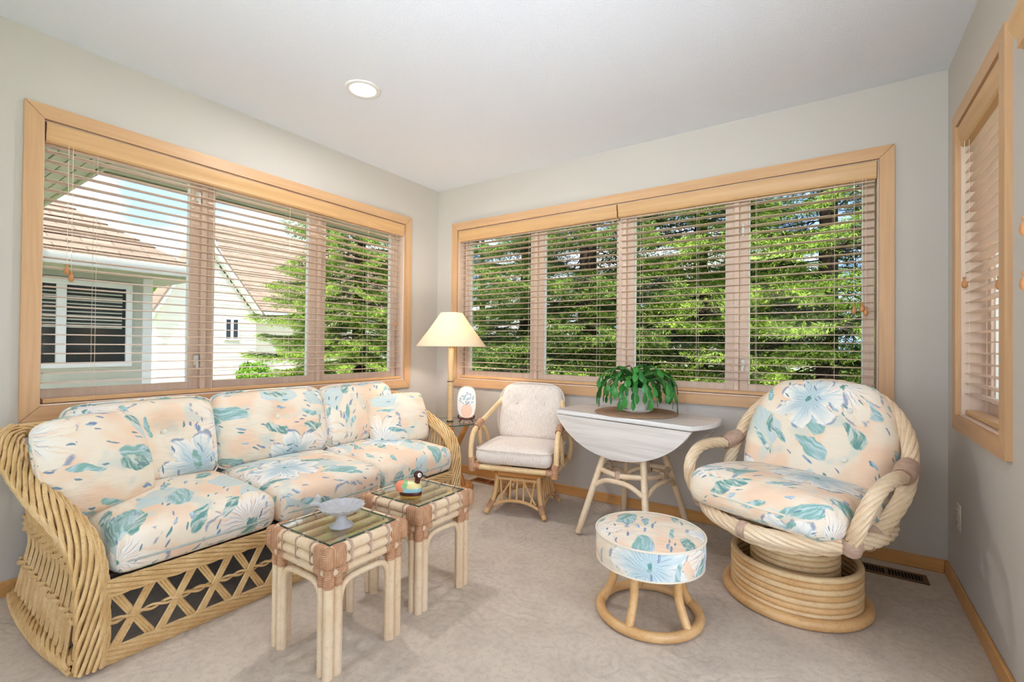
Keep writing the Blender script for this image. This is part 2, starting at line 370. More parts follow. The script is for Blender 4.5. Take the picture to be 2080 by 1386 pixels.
def thing(name, label, cat, loc=(0, 0, 0), rz=0, group=None):
    o = bpy.data.objects.new(name, None); COL.objects.link(o); o.location = loc; o.rotation_euler = (0, 0, rz); o.empty_display_size = .05
    o['label'] = label; o['category'] = cat
    if group: o['group'] = group
    return o
def tag(o, label, cat, group=None):
    o['label'] = label; o['category'] = cat
    if group: o['group'] = group
    return o
def struct(o, label=None):
    o['kind'] = 'structure'
    if label: o['label'] = label
    return o
def stuff(o): o['kind'] = 'stuff'; return o
def inst(src, parent=None, loc=None, rot=None, sc=None):
    c = src.copy(); COL.objects.link(c)
    if parent is not None: c.parent = parent
    if loc is not None: c.location = loc
    if rot is not None: c.rotation_euler = rot
    if sc is not None: c.scale = sc if hasattr(sc, '__len__') else (sc,) * 3
    return c
def dup(root, loc, rz, label):
    r = inst(root, None, loc, (0, 0, rz)); r['label'] = label
    for ch in list(root.children):
        c = inst(ch, r)
        for g in list(ch.children): inst(g, c)
    return r
def spline(pts, n=8, closed=False):
    P = [Vector(p) for p in pts]; N = len(P); out = []
    rng = N if closed else N - 1
    for i in range(rng):
        if closed: p0, p1, p2, p3 = P[(i - 1) % N], P[i], P[(i + 1) % N], P[(i + 2) % N]
        else: p0, p1, p2, p3 = P[max(i - 1, 0)], P[i], P[i + 1], P[min(i + 2, N - 1)]
        for k in range(n):
            t = k / n; out.append(.5 * ((2 * p1) + (p2 - p0) * t + (2 * p0 - 5 * p1 + 4 * p2 - p3) * t * t + (3 * p1 - p0 - 3 * p2 + p3) * t ** 3))
    if not closed: out.append(P[-1])
    return out
def frames(P, closed=False, up=Vector((0, 0, 1))):
    N = len(P); fr = []
    T = [(P[(i + 1) % N] - P[(i - 1) % N]).normalized() if closed or 0 < i < N - 1 else ((P[1] - P[0]) if i == 0 else (P[-1] - P[-2])).normalized() for i in range(N)]
    if abs(T[0].dot(up)) > .95: up = Vector((1, 0, 0))
    nr = (up - T[0] * up.dot(T[0])).normalized()
    for i in range(N):
        if i: nr = T[i - 1].rotation_difference(T[i]) @ nr; nr = (nr - T[i] * nr.dot(T[i])).normalized()
        fr.append((P[i], T[i], nr, T[i].cross(nr)))
    return fr
def rope(mb, pts, strands, r, rs, pitch, closed=False, a=1., b=1., n=6, sub=6, up=Vector((0, 0, 1)), jit=0.):
    """a bundle of strands wound around a path: radius r (ellipse a,b), strand radius rs, one turn every pitch metres"""
    P = spline(pts, sub, closed); fr = frames(P, closed, up); L = [0]
    for i in range(1, len(P)): L.append(L[-1] + (P[i] - P[i - 1]).length)
    tot = L[-1] + ((P[0] - P[-1]).length if closed else 0)
    turns = max(1, round(tot / pitch)) if closed else tot / pitch
    for k in range(strands):
        ph = 2 * PI * k / strands; path = []
        for (p, t, nn, bb), l in zip(fr, L):
            an = ph + 2 * PI * turns * l / tot; q = r * (1 + jit * math.sin(l * 37 + k * 2.1))
            path.append(p + nn * math.cos(an) * q * a + bb * math.sin(an) * q * b)
        mb.tube(path, rs, n, closed)
    return mb
def cushion(w, d, h, r, crown_t=.0, crown_b=.0, nx=20, ny=20, nz=6, dimples=(), puff=0., uvs=1.0, taper=None):
    """rounded box centred at origin; top is +z. crown swells the top, puff rounds the outline; dimples (x,y,depth,radius) press buttons in."""
    mb = MB(); hw, hd, hh = w / 2, d / 2, h / 2; cache = {}
    def place(p):
        key = (round(p[0], 4), round(p[1], 4), round(p[2], 4))
        if key in cache: return cache[key]
        x, y, z = p[0] * hw, p[1] * hd, p[2] * hh; rr = min(r, hw, hd, hh)
        cx = max(-hw + r, min(hw - r, x)); cy = max(-hd + r, min(hd - r, y)); rz = min(r, hh); cz = max(-hh + rz, min(hh - rz, z))
        dv = Vector((x - cx, y - cy, (z - cz) * r / rz))
        if dv.length > r * .999 or dv.length > 1e-6:
            m = max(abs(dv.x), abs(dv.y), abs(dv.z)); L = dv.length
            dv = dv * (m / L) if L > 1e-9 else dv
        X, Y, Z = cx + dv.x, cy + dv.y, cz + dv.z * rz / r
        u, v = X / hw, Y / hd; fx = max(0, 1 - u * u); fy = max(0, 1 - v * v)
        sw = (fx * fy) ** .6
        if p[2] > 0: Z += crown_t * sw * p[2]
        else: Z += crown_b * sw * p[2]
        X *= 1 - puff * (v * v); Y *= 1 - puff * (u * u)
        for (dx, dy, dep, rad) in dimples:
            dd = math.hypot(X - dx, Y - dy); an = math.atan2(Y - dy, X - dx)
            if p[2] > 0: Z -= dep * math.exp(-(dd / rad) ** 1.2) * (1 + .16 * math.sin(an * 7 + dx * 9)) * p[2]
        if taper: X *= taper(v)
        i = len(mb.v); mb.v.append((X, Y, Z)); cache[key] = i; return i
    g = lambda n: [-1 + 2 * i / n for i in range(n + 1)]
    for ax, (na, nb) in enumerate(((ny, nz), (nx, nz), (nx, ny))):
        A, B = g(na), g(nb)
        for sgn in (-1, 1):
            for i in range(na):
                for j in range(nb):
                    q = [(A[i], B[j]), (A[i + 1], B[j]), (A[i + 1], B[j + 1]), (A[i], B[j + 1])]
                    P3 = [((sgn, a, b), (a, sgn, b), (a, b, sgn))[ax] for a, b in q]
                    mb.f.append(tuple(place(p) for p in P3))
                    if ax == 0: uv = [(sgn * (hw + (1 - b) * hh) + 3 * ax, a * hd) for a, b in q]
                    elif ax == 1: uv = [(a * hw, sgn * (hd + (1 - b) * hh)) for a, b in q]
                    else: uv = [(a * hw + (0 if sgn > 0 else 5), b * hd) for a, b in q]
                    mb.uv.append(tuple((u * uvs, v * uvs) for u, v in uv))
    mb.has_uv = True
    return mb
def edge_loop(w, d, r, puff, z, n=64, wave=0.):
    out = []
    for i in range(n):
        a = 2 * PI * i / n; c, s_ = math.cos(a), math.sin(a)
        ex = 2 / 9. if r < .08 else 2 / 4.5
        x = math.copysign(abs(c) ** ex, c) * w / 2; y = math.copysign(abs(s_) ** ex, s_) * d / 2
        out.append((x * (1 - puff * (y / (d / 2)) ** 2), y * (1 - puff * (x / (w / 2)) ** 2), z + wave * math.sin(a * 5)))
    return out

# ------------------------------------------------------------------ the setting
def wall_with_hole(mb, plane, t0, t1, a0, a1, z0, z1, holes):
    """slab perpendicular to `plane` axis; a = the horizontal axis. holes: (a0,a1,z0,z1) sorted along a"""
    def bx(p, q, r, s_):
        if q - p < 1e-6 or s_ - r < 1e-6: return
        if plane == 'x': mb.box(t0, t1, p, q, r, s_)
        else: mb.box(p, q, t0, t1, r, s_)
    cur = a0
    for h in holes:
        bx(cur, h[0], z0, z1); bx(h[0], h[1], z0, h[2]); bx(h[0], h[1], h[3], z1); cur = h[1]
    bx(cur, a1, z0, z1)
YF = -4.6; TH = .16
WZ0, WZ1 = .79, 2.06                       # window openings (inside of casing)
LW = (-2.52, -.395); BW = (.24, 3.088); RW = (-.90, -.262)
m = MB(); m.box(-.16, W + .16, YF - .16, .16, -.12, 0); struct(m.build('floor', 'carpet', smooth=False), 'beige carpet with carved swirl pattern')
m = MB(); m.box(-.16, W + .16, YF - .16, .16, H, H + .12); struct(m.build('ceiling', 'ceiling', smooth=False), 'white textured ceiling')
m = MB(); wall_with_hole(m, 'x', -TH, 0, YF, 0, 0, H, [(LW[0], LW[1], WZ0, WZ1)]); struct(m.build('wall_left', 'wall', smooth=False), 'pale greige painted wall behind the sofa')
m = MB(); wall_with_hole(m, 'y', 0, TH, -TH, W + TH, 0, H, [(BW[0], BW[1], WZ0, WZ1)]); struct(m.build('wall_back', 'wall', smooth=False), 'pale greige painted wall with the wide window')
m = MB(); wall_with_hole(m, 'x', W, W + TH, YF, 0, 0, H, [(-3.28, -1.42, .05, 2.06), (RW[0], RW[1], WZ0, WZ1)]); struct(m.build('wall_right', 'wall', smooth=False), 'pale greige painted wall with the narrow window')
m = MB(); wall_with_hole(m, 'y', YF - TH, YF, -TH, W + TH, 0, H, [(.15, 2.85, .05, 2.36)]); struct(m.build('wall_front', 'wall', smooth=False), 'wall with wide opening behind the viewer')
hb = .065
m = MB(); m.box(0, .013, YF, 0, 0, hb, .003); struct(m.build('baseboard_left', 'baseboard'))
m = MB(); m.box(.013, W - .013, -.013, 0, 0, hb, .003); struct(m.build('baseboard_back', 'baseboard'))
m = MB(); m.box(W - .013, W, -1.40, 0, 0, hb, .003); struct(m.build('baseboard_right', 'baseboard'))

CW = .062
def window(name, label, a0, a1, units, axis, wallpos, sgn, latches=(), first=.048):
    """axis: 'x' wall is plane x=wallpos (runs along y), 'y' plane y=wallpos (runs along x). sgn: direction into the room"""
    root = struct(bpy.data.objects.new(name, None), label); COL.objects.link(root)
    def B(mb, p, q, d0, d1, z0, z1, bev=.002):   # p..q along wall, d0..d1 depth (positive = into room)
        lo, hi = sorted((wallpos + sgn * d0, wallpos + sgn * d1))
        if axis == 'x': mb.box(lo, hi, p, q, z0, z1, bev)
        else: mb.box(p, q, lo, hi, z0, z1, bev)
        return mb
    # casing boards, mitred
    def trap(pts, mat, nm='casing_board'):
        mb = MB(); vs = []
        for d in (0, .018):
            for (p, z) in pts:
                q = wallpos + sgn * d; vs.append((q, p, z) if axis == 'x' else (p, q, z))
        mb.add(vs, [(0, 1, 2, 3), (7, 6, 5, 4)] + [(i, (i + 1) % 4, 4 + (i + 1) % 4, 4 + i) for i in range(4)]); mb.build(nm, mat, root, smooth=False)
    A0, A1, Z0, Z1 = a0 - CW, a1 + CW, WZ0 - CW, WZ1 + CW; g = .0012
    hm = 'casing' if axis == 'y' else 'casing_y'
    trap([(A0 + g, Z1), (A1 - g, Z1), (a1 - g, WZ1), (a0 + g, WZ1)], hm); trap([(A0 + g, Z0), (A1 - g, Z0), (a1 - g, WZ0), (a0 + g, WZ0)], hm)
    trap([(A0, Z0 + g), (A0, Z1 - g), (a0, WZ1 - g), (a0, WZ0 + g)], 'casing_v'); trap([(A1, Z0 + g), (A1, Z1 - g), (a1, WZ1 - g), (a1, WZ0 + g)], 'casing_v')
    # jamb liner
    mb = MB(); B(mb, a0, a0 + .006, -TH, 0, WZ0, WZ1); B(mb, a1 - .006, a1, -TH, 0, WZ0, WZ1); mb.build('jamb_liner', 'sash', root)
    mb = MB(); B(mb, a0, a1, -TH, 0, WZ1 - .006, WZ1); mb.build('head_liner', 'sash', root)
    mb = MB(); B(mb, a0, a1, -TH, .004, WZ0, WZ0 + .008); mb.build('sill_board', 'sash', root)
    n = len(units) - 1
    for i in range(n):
        p, q = units[i], units[i + 1]; e0 = .012; s_ = .048
        p1, q1 = p + ((.006 if first < .04 else e0) if i == 0 else .014), q - (e0 if i == n - 1 else .014)
        mb = MB(); z0, z1 = WZ0 + .02, WZ1 - .02
        f_ = first if i == 0 else s_; B(mb, p1, p1 + f_, -.125, -.082, z0, z1); B(mb, q1 - s_, q1, -.125, -.082, z0, z1)
        B(mb, p1 + f_, q1 - s_, -.125, -.082, z0, z0 + s_); B(mb, p1 + f_, q1 - s_, -.125, -.082, z1 - s_, z1)
        sash = mb.build('sash', 'sash', root)
        mb = MB(); B(mb, p1 + f_ - .004, q1 - s_ + .004, -.108, -.104, z0 + s_ - .004, z1 - s_ + .004, 0); mb.build('pane', 'pane_glass', sash, smooth=False)
        mb = MB()
        for (pp, qq) in ((p1 + f_ - .002, p1 + f_ + .006), (q1 - s_ - .006, q1 - s_ + .002)): B(mb, pp, qq, -.118, -.095, z0 + s_, z1 - s_, 0)
        mb.build('glazing_bead', 'trim_white', sash)
        if i > 0:
            mb = MB(); B(mb, p - .014, p + .014, -.15, -.06, WZ0, WZ1); mb.build('mullion', 'sash', root)
    for (a, z) in latches:
        mb = MB(); B(mb, a - .012, a + .012, -.082, -.062, z - .028, z + .028, .005); B(mb, a - .006, a + .006, -.062, -.05, z - .05, z + .01, .003); mb.build('latch', 'white_plastic', root)
    return root
wood('casing_y', srgb(200, 156, 114), srgb(213, 171, 128), 1); wood('slat_y', srgb(206, 176, 150), srgb(216, 190, 166), 1, .38); wood('valance_y', srgb(202, 157, 108), srgb(214, 172, 122), 1)
UL = [LW[0], -1.845, -1.12, LW[1]]; UB = [BW[0], .982, 1.70, 2.41, BW[1]]; UR = [RW[0], RW[1]]
window('window_1', 'three-pane wooden window above the sofa', LW[0], LW[1], UL, 'x', 0, 1, ((-1.875, 1.90), (-1.875, .98)), first=.008)
window('window_2', 'four-pane wooden window in the back wall', BW[0], BW[1], UB, 'y', 0, -1, ((2.445, 1.80), (2.445, .98)))
window('window_3', 'narrow wooden window in the right wall', RW[0], RW[1], UR, 'x', W, -1)

SLP = .0435
def ogee(d0, d1, z0, z1):      # profile of a valance: (depth, z)
    h = z1 - z0; dd = d1 - d0
    return [(d0, z0), (d0 + dd * .62, z0), (d0 + dd * .80, z0 + h * .10), (d0 + dd * .78, z0 + h * .30), (d0 + dd * .92, z0 + h * .55), (d1, z0 + h * .72), (d1, z0 + h), (d0, z0 + h)]
def tassel_mesh():
    mb = MB(); mb.lathe([(.0015, .030), (.005, .028), (.006, .022), (.0035, .017), (.0085, .008), (.0105, -.004), (.008, -.014), (.0045, -.018), (.001, -.019)], 10); return mb.mesh('tassel')
TASSEL = tassel_mesh()
def blind(label, a0, a1, axis, wallpos, sgn, ladders, cords, depth=-.036, zval=(1.965, 2.05)):
    root = thing('window_blind', label, 'blind', (0, 0, 0), 0, 'wooden venetian blinds')
    L = a1 - a0; mid = (a0 + a1) / 2; sfx = '_y' if axis == 'x' else ''
    def pos(a, d, z): return (wallpos + sgn * d, a, z) if axis == 'x' else (a, wallpos + sgn * d, z)
    prof = []; wd_ = .025
    for i in range(7): u = -1 + i / 3; prof.append((u * wd_, .0028 * (1 - u * u)))
    prof2 = prof + [(u, z - .0026) for u, z in prof[::-1]]
    mb = MB(); mb.prism([(y, z) for y, z in prof2], 'x' if axis == 'y' else 'y', -L / 2 + .008, L / 2 - .008)
    sm = mb.mesh('slat', True, 50); first = None
    zz = zval[0] - .030; k = 0
    zb = WZ0 + .045
    rnd = random.Random(3)
    while zz > zb + .02:
        o = obj('slat', sm, 'slat' + sfx, root); o.location = pos(mid, depth, zz)
        tl = rnd.uniform(-.012, .012); sg = rnd.uniform(-.0012, .0012)
        o.rotation_euler = (sg if axis == 'x' else tl, tl if axis == 'x' else sg, 0); zz -= SLP
    mb = MB(); mb.prism([(y * 1.0, z) for y, z in [(-.025, 0), (-.025, .014), (-.020, .018), (.020, .018), (.025, .014), (.025, 0)]], 'x' if axis == 'y' else 'y', -L / 2 + .008, L / 2 - .008)
    o = mb.build('bottom_rail', 'valance' + sfx, root, True, 30); o.location = pos(mid, depth, WZ0 + .012)
    # valance with shaped face, between the casings
    pr_ = ogee(-.030, .012, zval[0], zval[1]); mb = MB()
    mb.prism([(wallpos + sgn * d, z) for d, z in pr_], 'x' if axis == 'y' else 'y', a0 + .001, a1 - .001); mb.build('valance', 'valance' + sfx, root, True, 35)
    mb = MB(); lo, hi = sorted((wallpos + sgn * (depth - .025), wallpos + sgn * (depth + .0)))
    if axis == 'x': mb.box(lo, hi, a0 + .006, a1 - .006, zval[0] - .006, zval[1] + .004, .002)
    else: mb.box(a0 + .006, a1 - .006, lo, hi, zval[0] - .006, zval[1] + .004, .002)
    mb.build('head_rail', 'sash', root)
    for a in ladders:
        mb = MB()
        for dd in (-.0265, .0265): mb.tube([pos(a, depth + dd, zval[0]), pos(a, depth + dd, WZ0 + .02)], .0008, 5)
        mb.build('ladder_cord', 'cord', root)
    for (a, z, dd) in cords:
        mb = MB(); mb.tube([pos(a, dd, zval[0] + .01), pos(a, dd, z + .02)], .0011, 5); c = mb.build('lift_cord', 'cord', root)
        t = obj('tassel', TASSEL, 'tassel', c); t.location = pos(a, dd, z)
    return root
blind('wide wooden venetian blind in the window above the sofa', LW[0] + .008, LW[1] - .008, 'x', 0, 1, (-2.33, -1.82, -1.37, -.75, -.50), ((-2.42, 1.37, .0), (-2.435, 1.40, .0), (-.48, 1.24, .0)))
blind('wooden venetian blind on the lamp side of the back window', BW[0] + .008, 1.668, 'y', 0, -1, (.36, .95, 1.52), ((.33, 1.29, .0),))
blind('wooden venetian blind on the armchair side of the back window', 1.676, BW[1] - .008, 'y', 0, -1, (1.83, 2.19, 2.52, 2.90), ((3.02, 1.29, .0), (3.035, 1.27, .0), (2.985, 1.28, .0)))
blind('narrow wooden venetian blind in the right wall window', RW[0] + .008, RW[1] - .008, 'x', W, -1, (-.36, -.80), ((-.33, 1.36, .0), (-.84, 1.30, .004)))
# blind of the patio door, mostly out of view
root = thing('patio_door_blind', 'shaped wooden blind valance cut off at the upper right edge', 'blind')
mb = MB(); mb.prism([(W - d, z) for d, z in ogee(.002, .085, 1.868, 1.958)], 'y', -3.2, -1.295); mb.build('valance', 'valance_y', root, True, 35)
mb = MB(); mb.box(W - .062, W - .02, -3.15, -1.32, 1.845, 1.90, .004); mb.build('head_rail', 'dark_metal', root)
for y, z in ((-1.425, 1.375), (-1.427, 1.242)):
    mb = MB(); mb.tube([(W - .085, y, 1.86), (W - .085, y, z + .02)], .0007, 5); c = mb.build('lift_cord', 'cord', root); t = obj('tassel', TASSEL, 'tassel', c); t.location = (W - .085, y, z)

# recessed ceiling light
root = thing('recessed_ceiling_light', 'round white recessed light in the ceiling', 'ceiling light', (.815, -1.455, H))
mb = MB(); pr_ = [(.066, .0), (.068, -.006), (.078, -.008), (.09, -.006), (.092, 0)]; mb.lathe(pr_, 40); mb.build('trim_ring', 'white_plastic', root)
t = NT('lamp_emit'); t.set(col=(1, 1, 1, 1)); t.b.inputs['Emission Color'].default_value = (1, .97, .92, 1); t.b.inputs['Emission Strength'].default_value = 9.0; M['lamp_emit'] = t.m
mb = MB(); mb.lathe([(.0, -.003), (.066, -.003), (.0665, -.001), (.0, -.0005)], 40); mb.build('lens', 'lamp_emit', root)
d = bpy.data.lights.new('can_light', 'AREA'); d.shape = 'DISK'; d.size = .12; d.energy = 13; d.color = (.95, .95, 1.0); o = bpy.data.objects.new('can_light', d); COL.objects.link(o); o.parent = root; o.location = (0, 0, -.012)

# ------------------------------------------------------------------ furniture helpers
def rebase(root, loc):
    root.location = loc; L = Vector(loc)
    for c in root.children: c.location = Vector(c.location) - L
def orient(o, ex, ey, loc):
    ex = Vector(ex).normalized(); ey = Vector(ey); ey = (ey - ex * ey.dot(ex)).normalized(); ez = ex.cross(ey)
    o.matrix_basis = Matrix(((ex.x, ey.x, ez.x, loc[0]), (ex.y, ey.y, ez.y, loc[1]), (ex.z, ey.z, ez.z, loc[2]), (0, 0, 0, 1))); return o
def piping(mb_pts, parent, mat='piping', r=.0045): return MB().tube(mb_pts, r, 6, True).build('piping', mat, parent)
BUTTON = MB().lathe([(.0, -.004), (.010, -.003), (.0125, .002), (.010, .006), (.0, .0085)], 14).mesh('button')

# ------------------------------------------------------------------ wicker sofa
def sofa():
    root = thing('wicker_sofa', 'long wicker sofa with floral cushions under the left window', 'sofa')
    YL, YR = -2.55, -.765; XF = .885
    for sgn, y0 in ((-1, YL), (1, YR)):
        prof = [(XF, .0, .012), (XF, .0, .15), (XF, .005, .29), (.862, .02, .40), (.775, .05, .485), (.62, .08, .545), (.44, .10, .615), (.27, .105, .685), (.13, .07, .705)]
        path = [(x, y0 + sgn * yo, z) for x, yo, z in prof]
        mb = MB(); rope(mb, path, 15, .033, .0066, .85, a=.9, b=1.2, n=5, sub=5, jit=.14); rope(mb, path, 9, .019, .0075, .4, n=5, sub=4)
        mb.build('arm_roll', 'wicker', root)
        # side panel: flared strands from base rail up to the roll
        sp = spline(path, 8); mb = MB(); rnd = random.Random(5)
        def top_at(x):
            best = min((p for p in sp if p.z > .3), key=lambda p: abs(p.x - x)); return best
        for i in range(12):
            x = .80 - i * .058
            for k, dx in enumerate((-.030, -.018, .018, .030)):
                tp = top_at(x); mid = (x, y0 + sgn * .018, .31); lowx = x + dx * 1.2
                mb.tube(spline([(lowx, y0 + sgn * .055, .03), (x + dx * .3 + (.006 if k % 2 else -.006), y0 + sgn * .03, .18), (x + dx * .35, y0 + sgn * .018, .31), (x + dx * .8, tp.y - sgn * .012, tp.z - .01)], 3), .0052, 5)
        stuff(mb.build('side_panel', 'wicker', root))
        for nm, zs, yo, wv in (('side_band', (.30, .313, .326, .339, .352), .022, .006), ('side_band', (.165, .178), .034, .007)):
            mb = MB()
            for q, z in enumerate(zs):
                mb.tube([(.86 - j * .0125, y0 + sgn * (yo + wv * math.sin(j * 1.08 + q * PI)), z + .002 * math.sin(j * .5)) for j in range(62)], .006, 5)
            mb.build(nm, 'wicker', root)
        mb = MB()
        rope(mb, [(.87, y0 + sgn * .03, .03), (.6, y0 + sgn * .055, .03), (.3, y0 + sgn * .055, .03), (.10, y0 + sgn * .04, .03)], 8, .024, .0085, .35, n=5, sub=8); mb.build('side_base_rail', 'wicker', root)
    y0, y1 = YL + .02, YR - .02
    for nm, z, rr in (('front_rail', .252, .020), ('front_base_rail', .026, .018)):
        mb = MB(); ys = [y0 + (y1 - y0) * i / 14 for i in range(15)]
        rope(mb, [(XF, y, z) for y in ys], 9, rr, .0068, .5, a=1.15, b=.8, n=5, sub=7, jit=.12); rope(mb, [(XF, y, z) for y in ys], 4, .008, .007, .6, n=5, sub=4); mb.build(nm, 'wicker', root)
    n = 13; w = (y1 - y0 - .05) / n; mb = MB()
    for s_ in (-1, 1):
        for k in (-.011, 0., .011):
            mb.tube([(XF + s_ * .003, -s_ * w * .42 + k, -.092), (XF + s_ * .004, k * .8, 0.), (XF + s_ * .003, s_ * w * .42 + k, .096)], .0052, 5)
    lm = mb.mesh('lattice_cross')
    for i in range(n): o = obj('lattice_cross', lm, 'wicker', root); o.location = (0, y0 + .025 + w * (i + .5), .138)
    mb = MB(); rope(mb, [(XF, y0 + (y1 - y0) * i / 14, .138) for i in range(15)], 2, .0065, .0055, .10, n=5, sub=12); mb.build('middle_twist', 'wicker', root)
    # deck, back panel, dark shade backing
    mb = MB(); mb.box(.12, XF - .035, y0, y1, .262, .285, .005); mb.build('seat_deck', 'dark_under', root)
    mb = MB()
    for i in range(40):
        y = y0 + (y1 - y0) * i / 39; mb.tube([(.10, y, .02), (.10, y, .3), (.075, y, .69)], .0055, 5)
    stuff(mb.build('back_panel', 'wicker', root))
    mb = MB(); mb.box(.112, .118, y0, y1, .02, .285); mb.build('shade_backing', 'dark_under', root)  # dark sheet added for the shade seen through the front lattice
    mb = MB(); rope(mb, [(.13, YL - .06, .705), (.085, YL + .05, .705), (.08, -2.0, .705), (.08, -1.3, .705), (.085, YR - .05, .705), (.13, YR + .06, .705)], 8, .022, .009, .4, n=5, sub=10); mb.build('back_rail', 'wicker', root)
    # seat cushions
    b = [-2.505, -1.935, -1.355, -.79]
    for i in range(3):
        d = b[i + 1] - b[i] + .006; yc = (b[i] + b[i + 1]) / 2
        o = cushion(.655, d, .145, .05, .035, .0, 22, 20, 6, puff=.012).build('seat_cushion', 'floral', root); o.location = (.583, yc, .362)
        o.rotation_euler = (0, math.radians(2.0), 0)
        p = piping([(x, y, -.02) for x, y, z in edge_loop(.662, d + .004, .05, .012, 0)], o, 'piping_teal', .004)
    # back cushions
    bb = [-2.50, -1.945, -1.335, -.79]
    for i in range(3):
        w_ = bb[i + 1] - bb[i] + .03; yc = (bb[i] + bb[i + 1]) / 2; th = math.radians(16)
        o = cushion(w_, .40, .15, .07, .055, .02, 26, 22, 6, dimples=((0 if i else .05, .035, .05, .06),), puff=.035).build('back_cushion', 'floral', root)
        orient(o, (0, 1, 0), (-math.sin(th), 0, math.cos(th)), (.285, yc, .612 + (.006 if i == 1 else 0)))
        bt = obj('button', BUTTON, 'button', o); bt.location = (0 if i else .05, .035, .0845)
        piping(edge_loop(w_ + .002, .402, .07, .035, .03, 72, .004), o, 'floral', .0045)
    rebase(root, (.48, -1.66, 0))
    return root
sofa()
def throw_pillow(label, w, h, loc, normal, upv):
    o = cushion(w, h, .06, .03, .072, .06, 26, 26, 4, puff=.085).build('throw_pillow', 'floral')
    n = Vector(normal).normalized(); up = Vector(upv); ey = (up - n * up.dot(n)).normalized(); ex = ey.cross(n)
    orient(o, ex, ey, loc); tag(o, label, 'pillow', 'floral throw pillows')
    piping(edge_loop(w, h, .05, .085, 0, 72), o, 'floral', .004)
    return o
throw_pillow('large floral throw pillow leaning against the near sofa arm', .375, .385, (.525, -2.452, .612), (.86, .34, .34), (-.2, -.10, 1))
throw_pillow('floral throw pillow leaning at the lamp end of the sofa', .395, .35, (.50, -.895, .580), (.80, -.42, .36), (-.25, .03, 1))

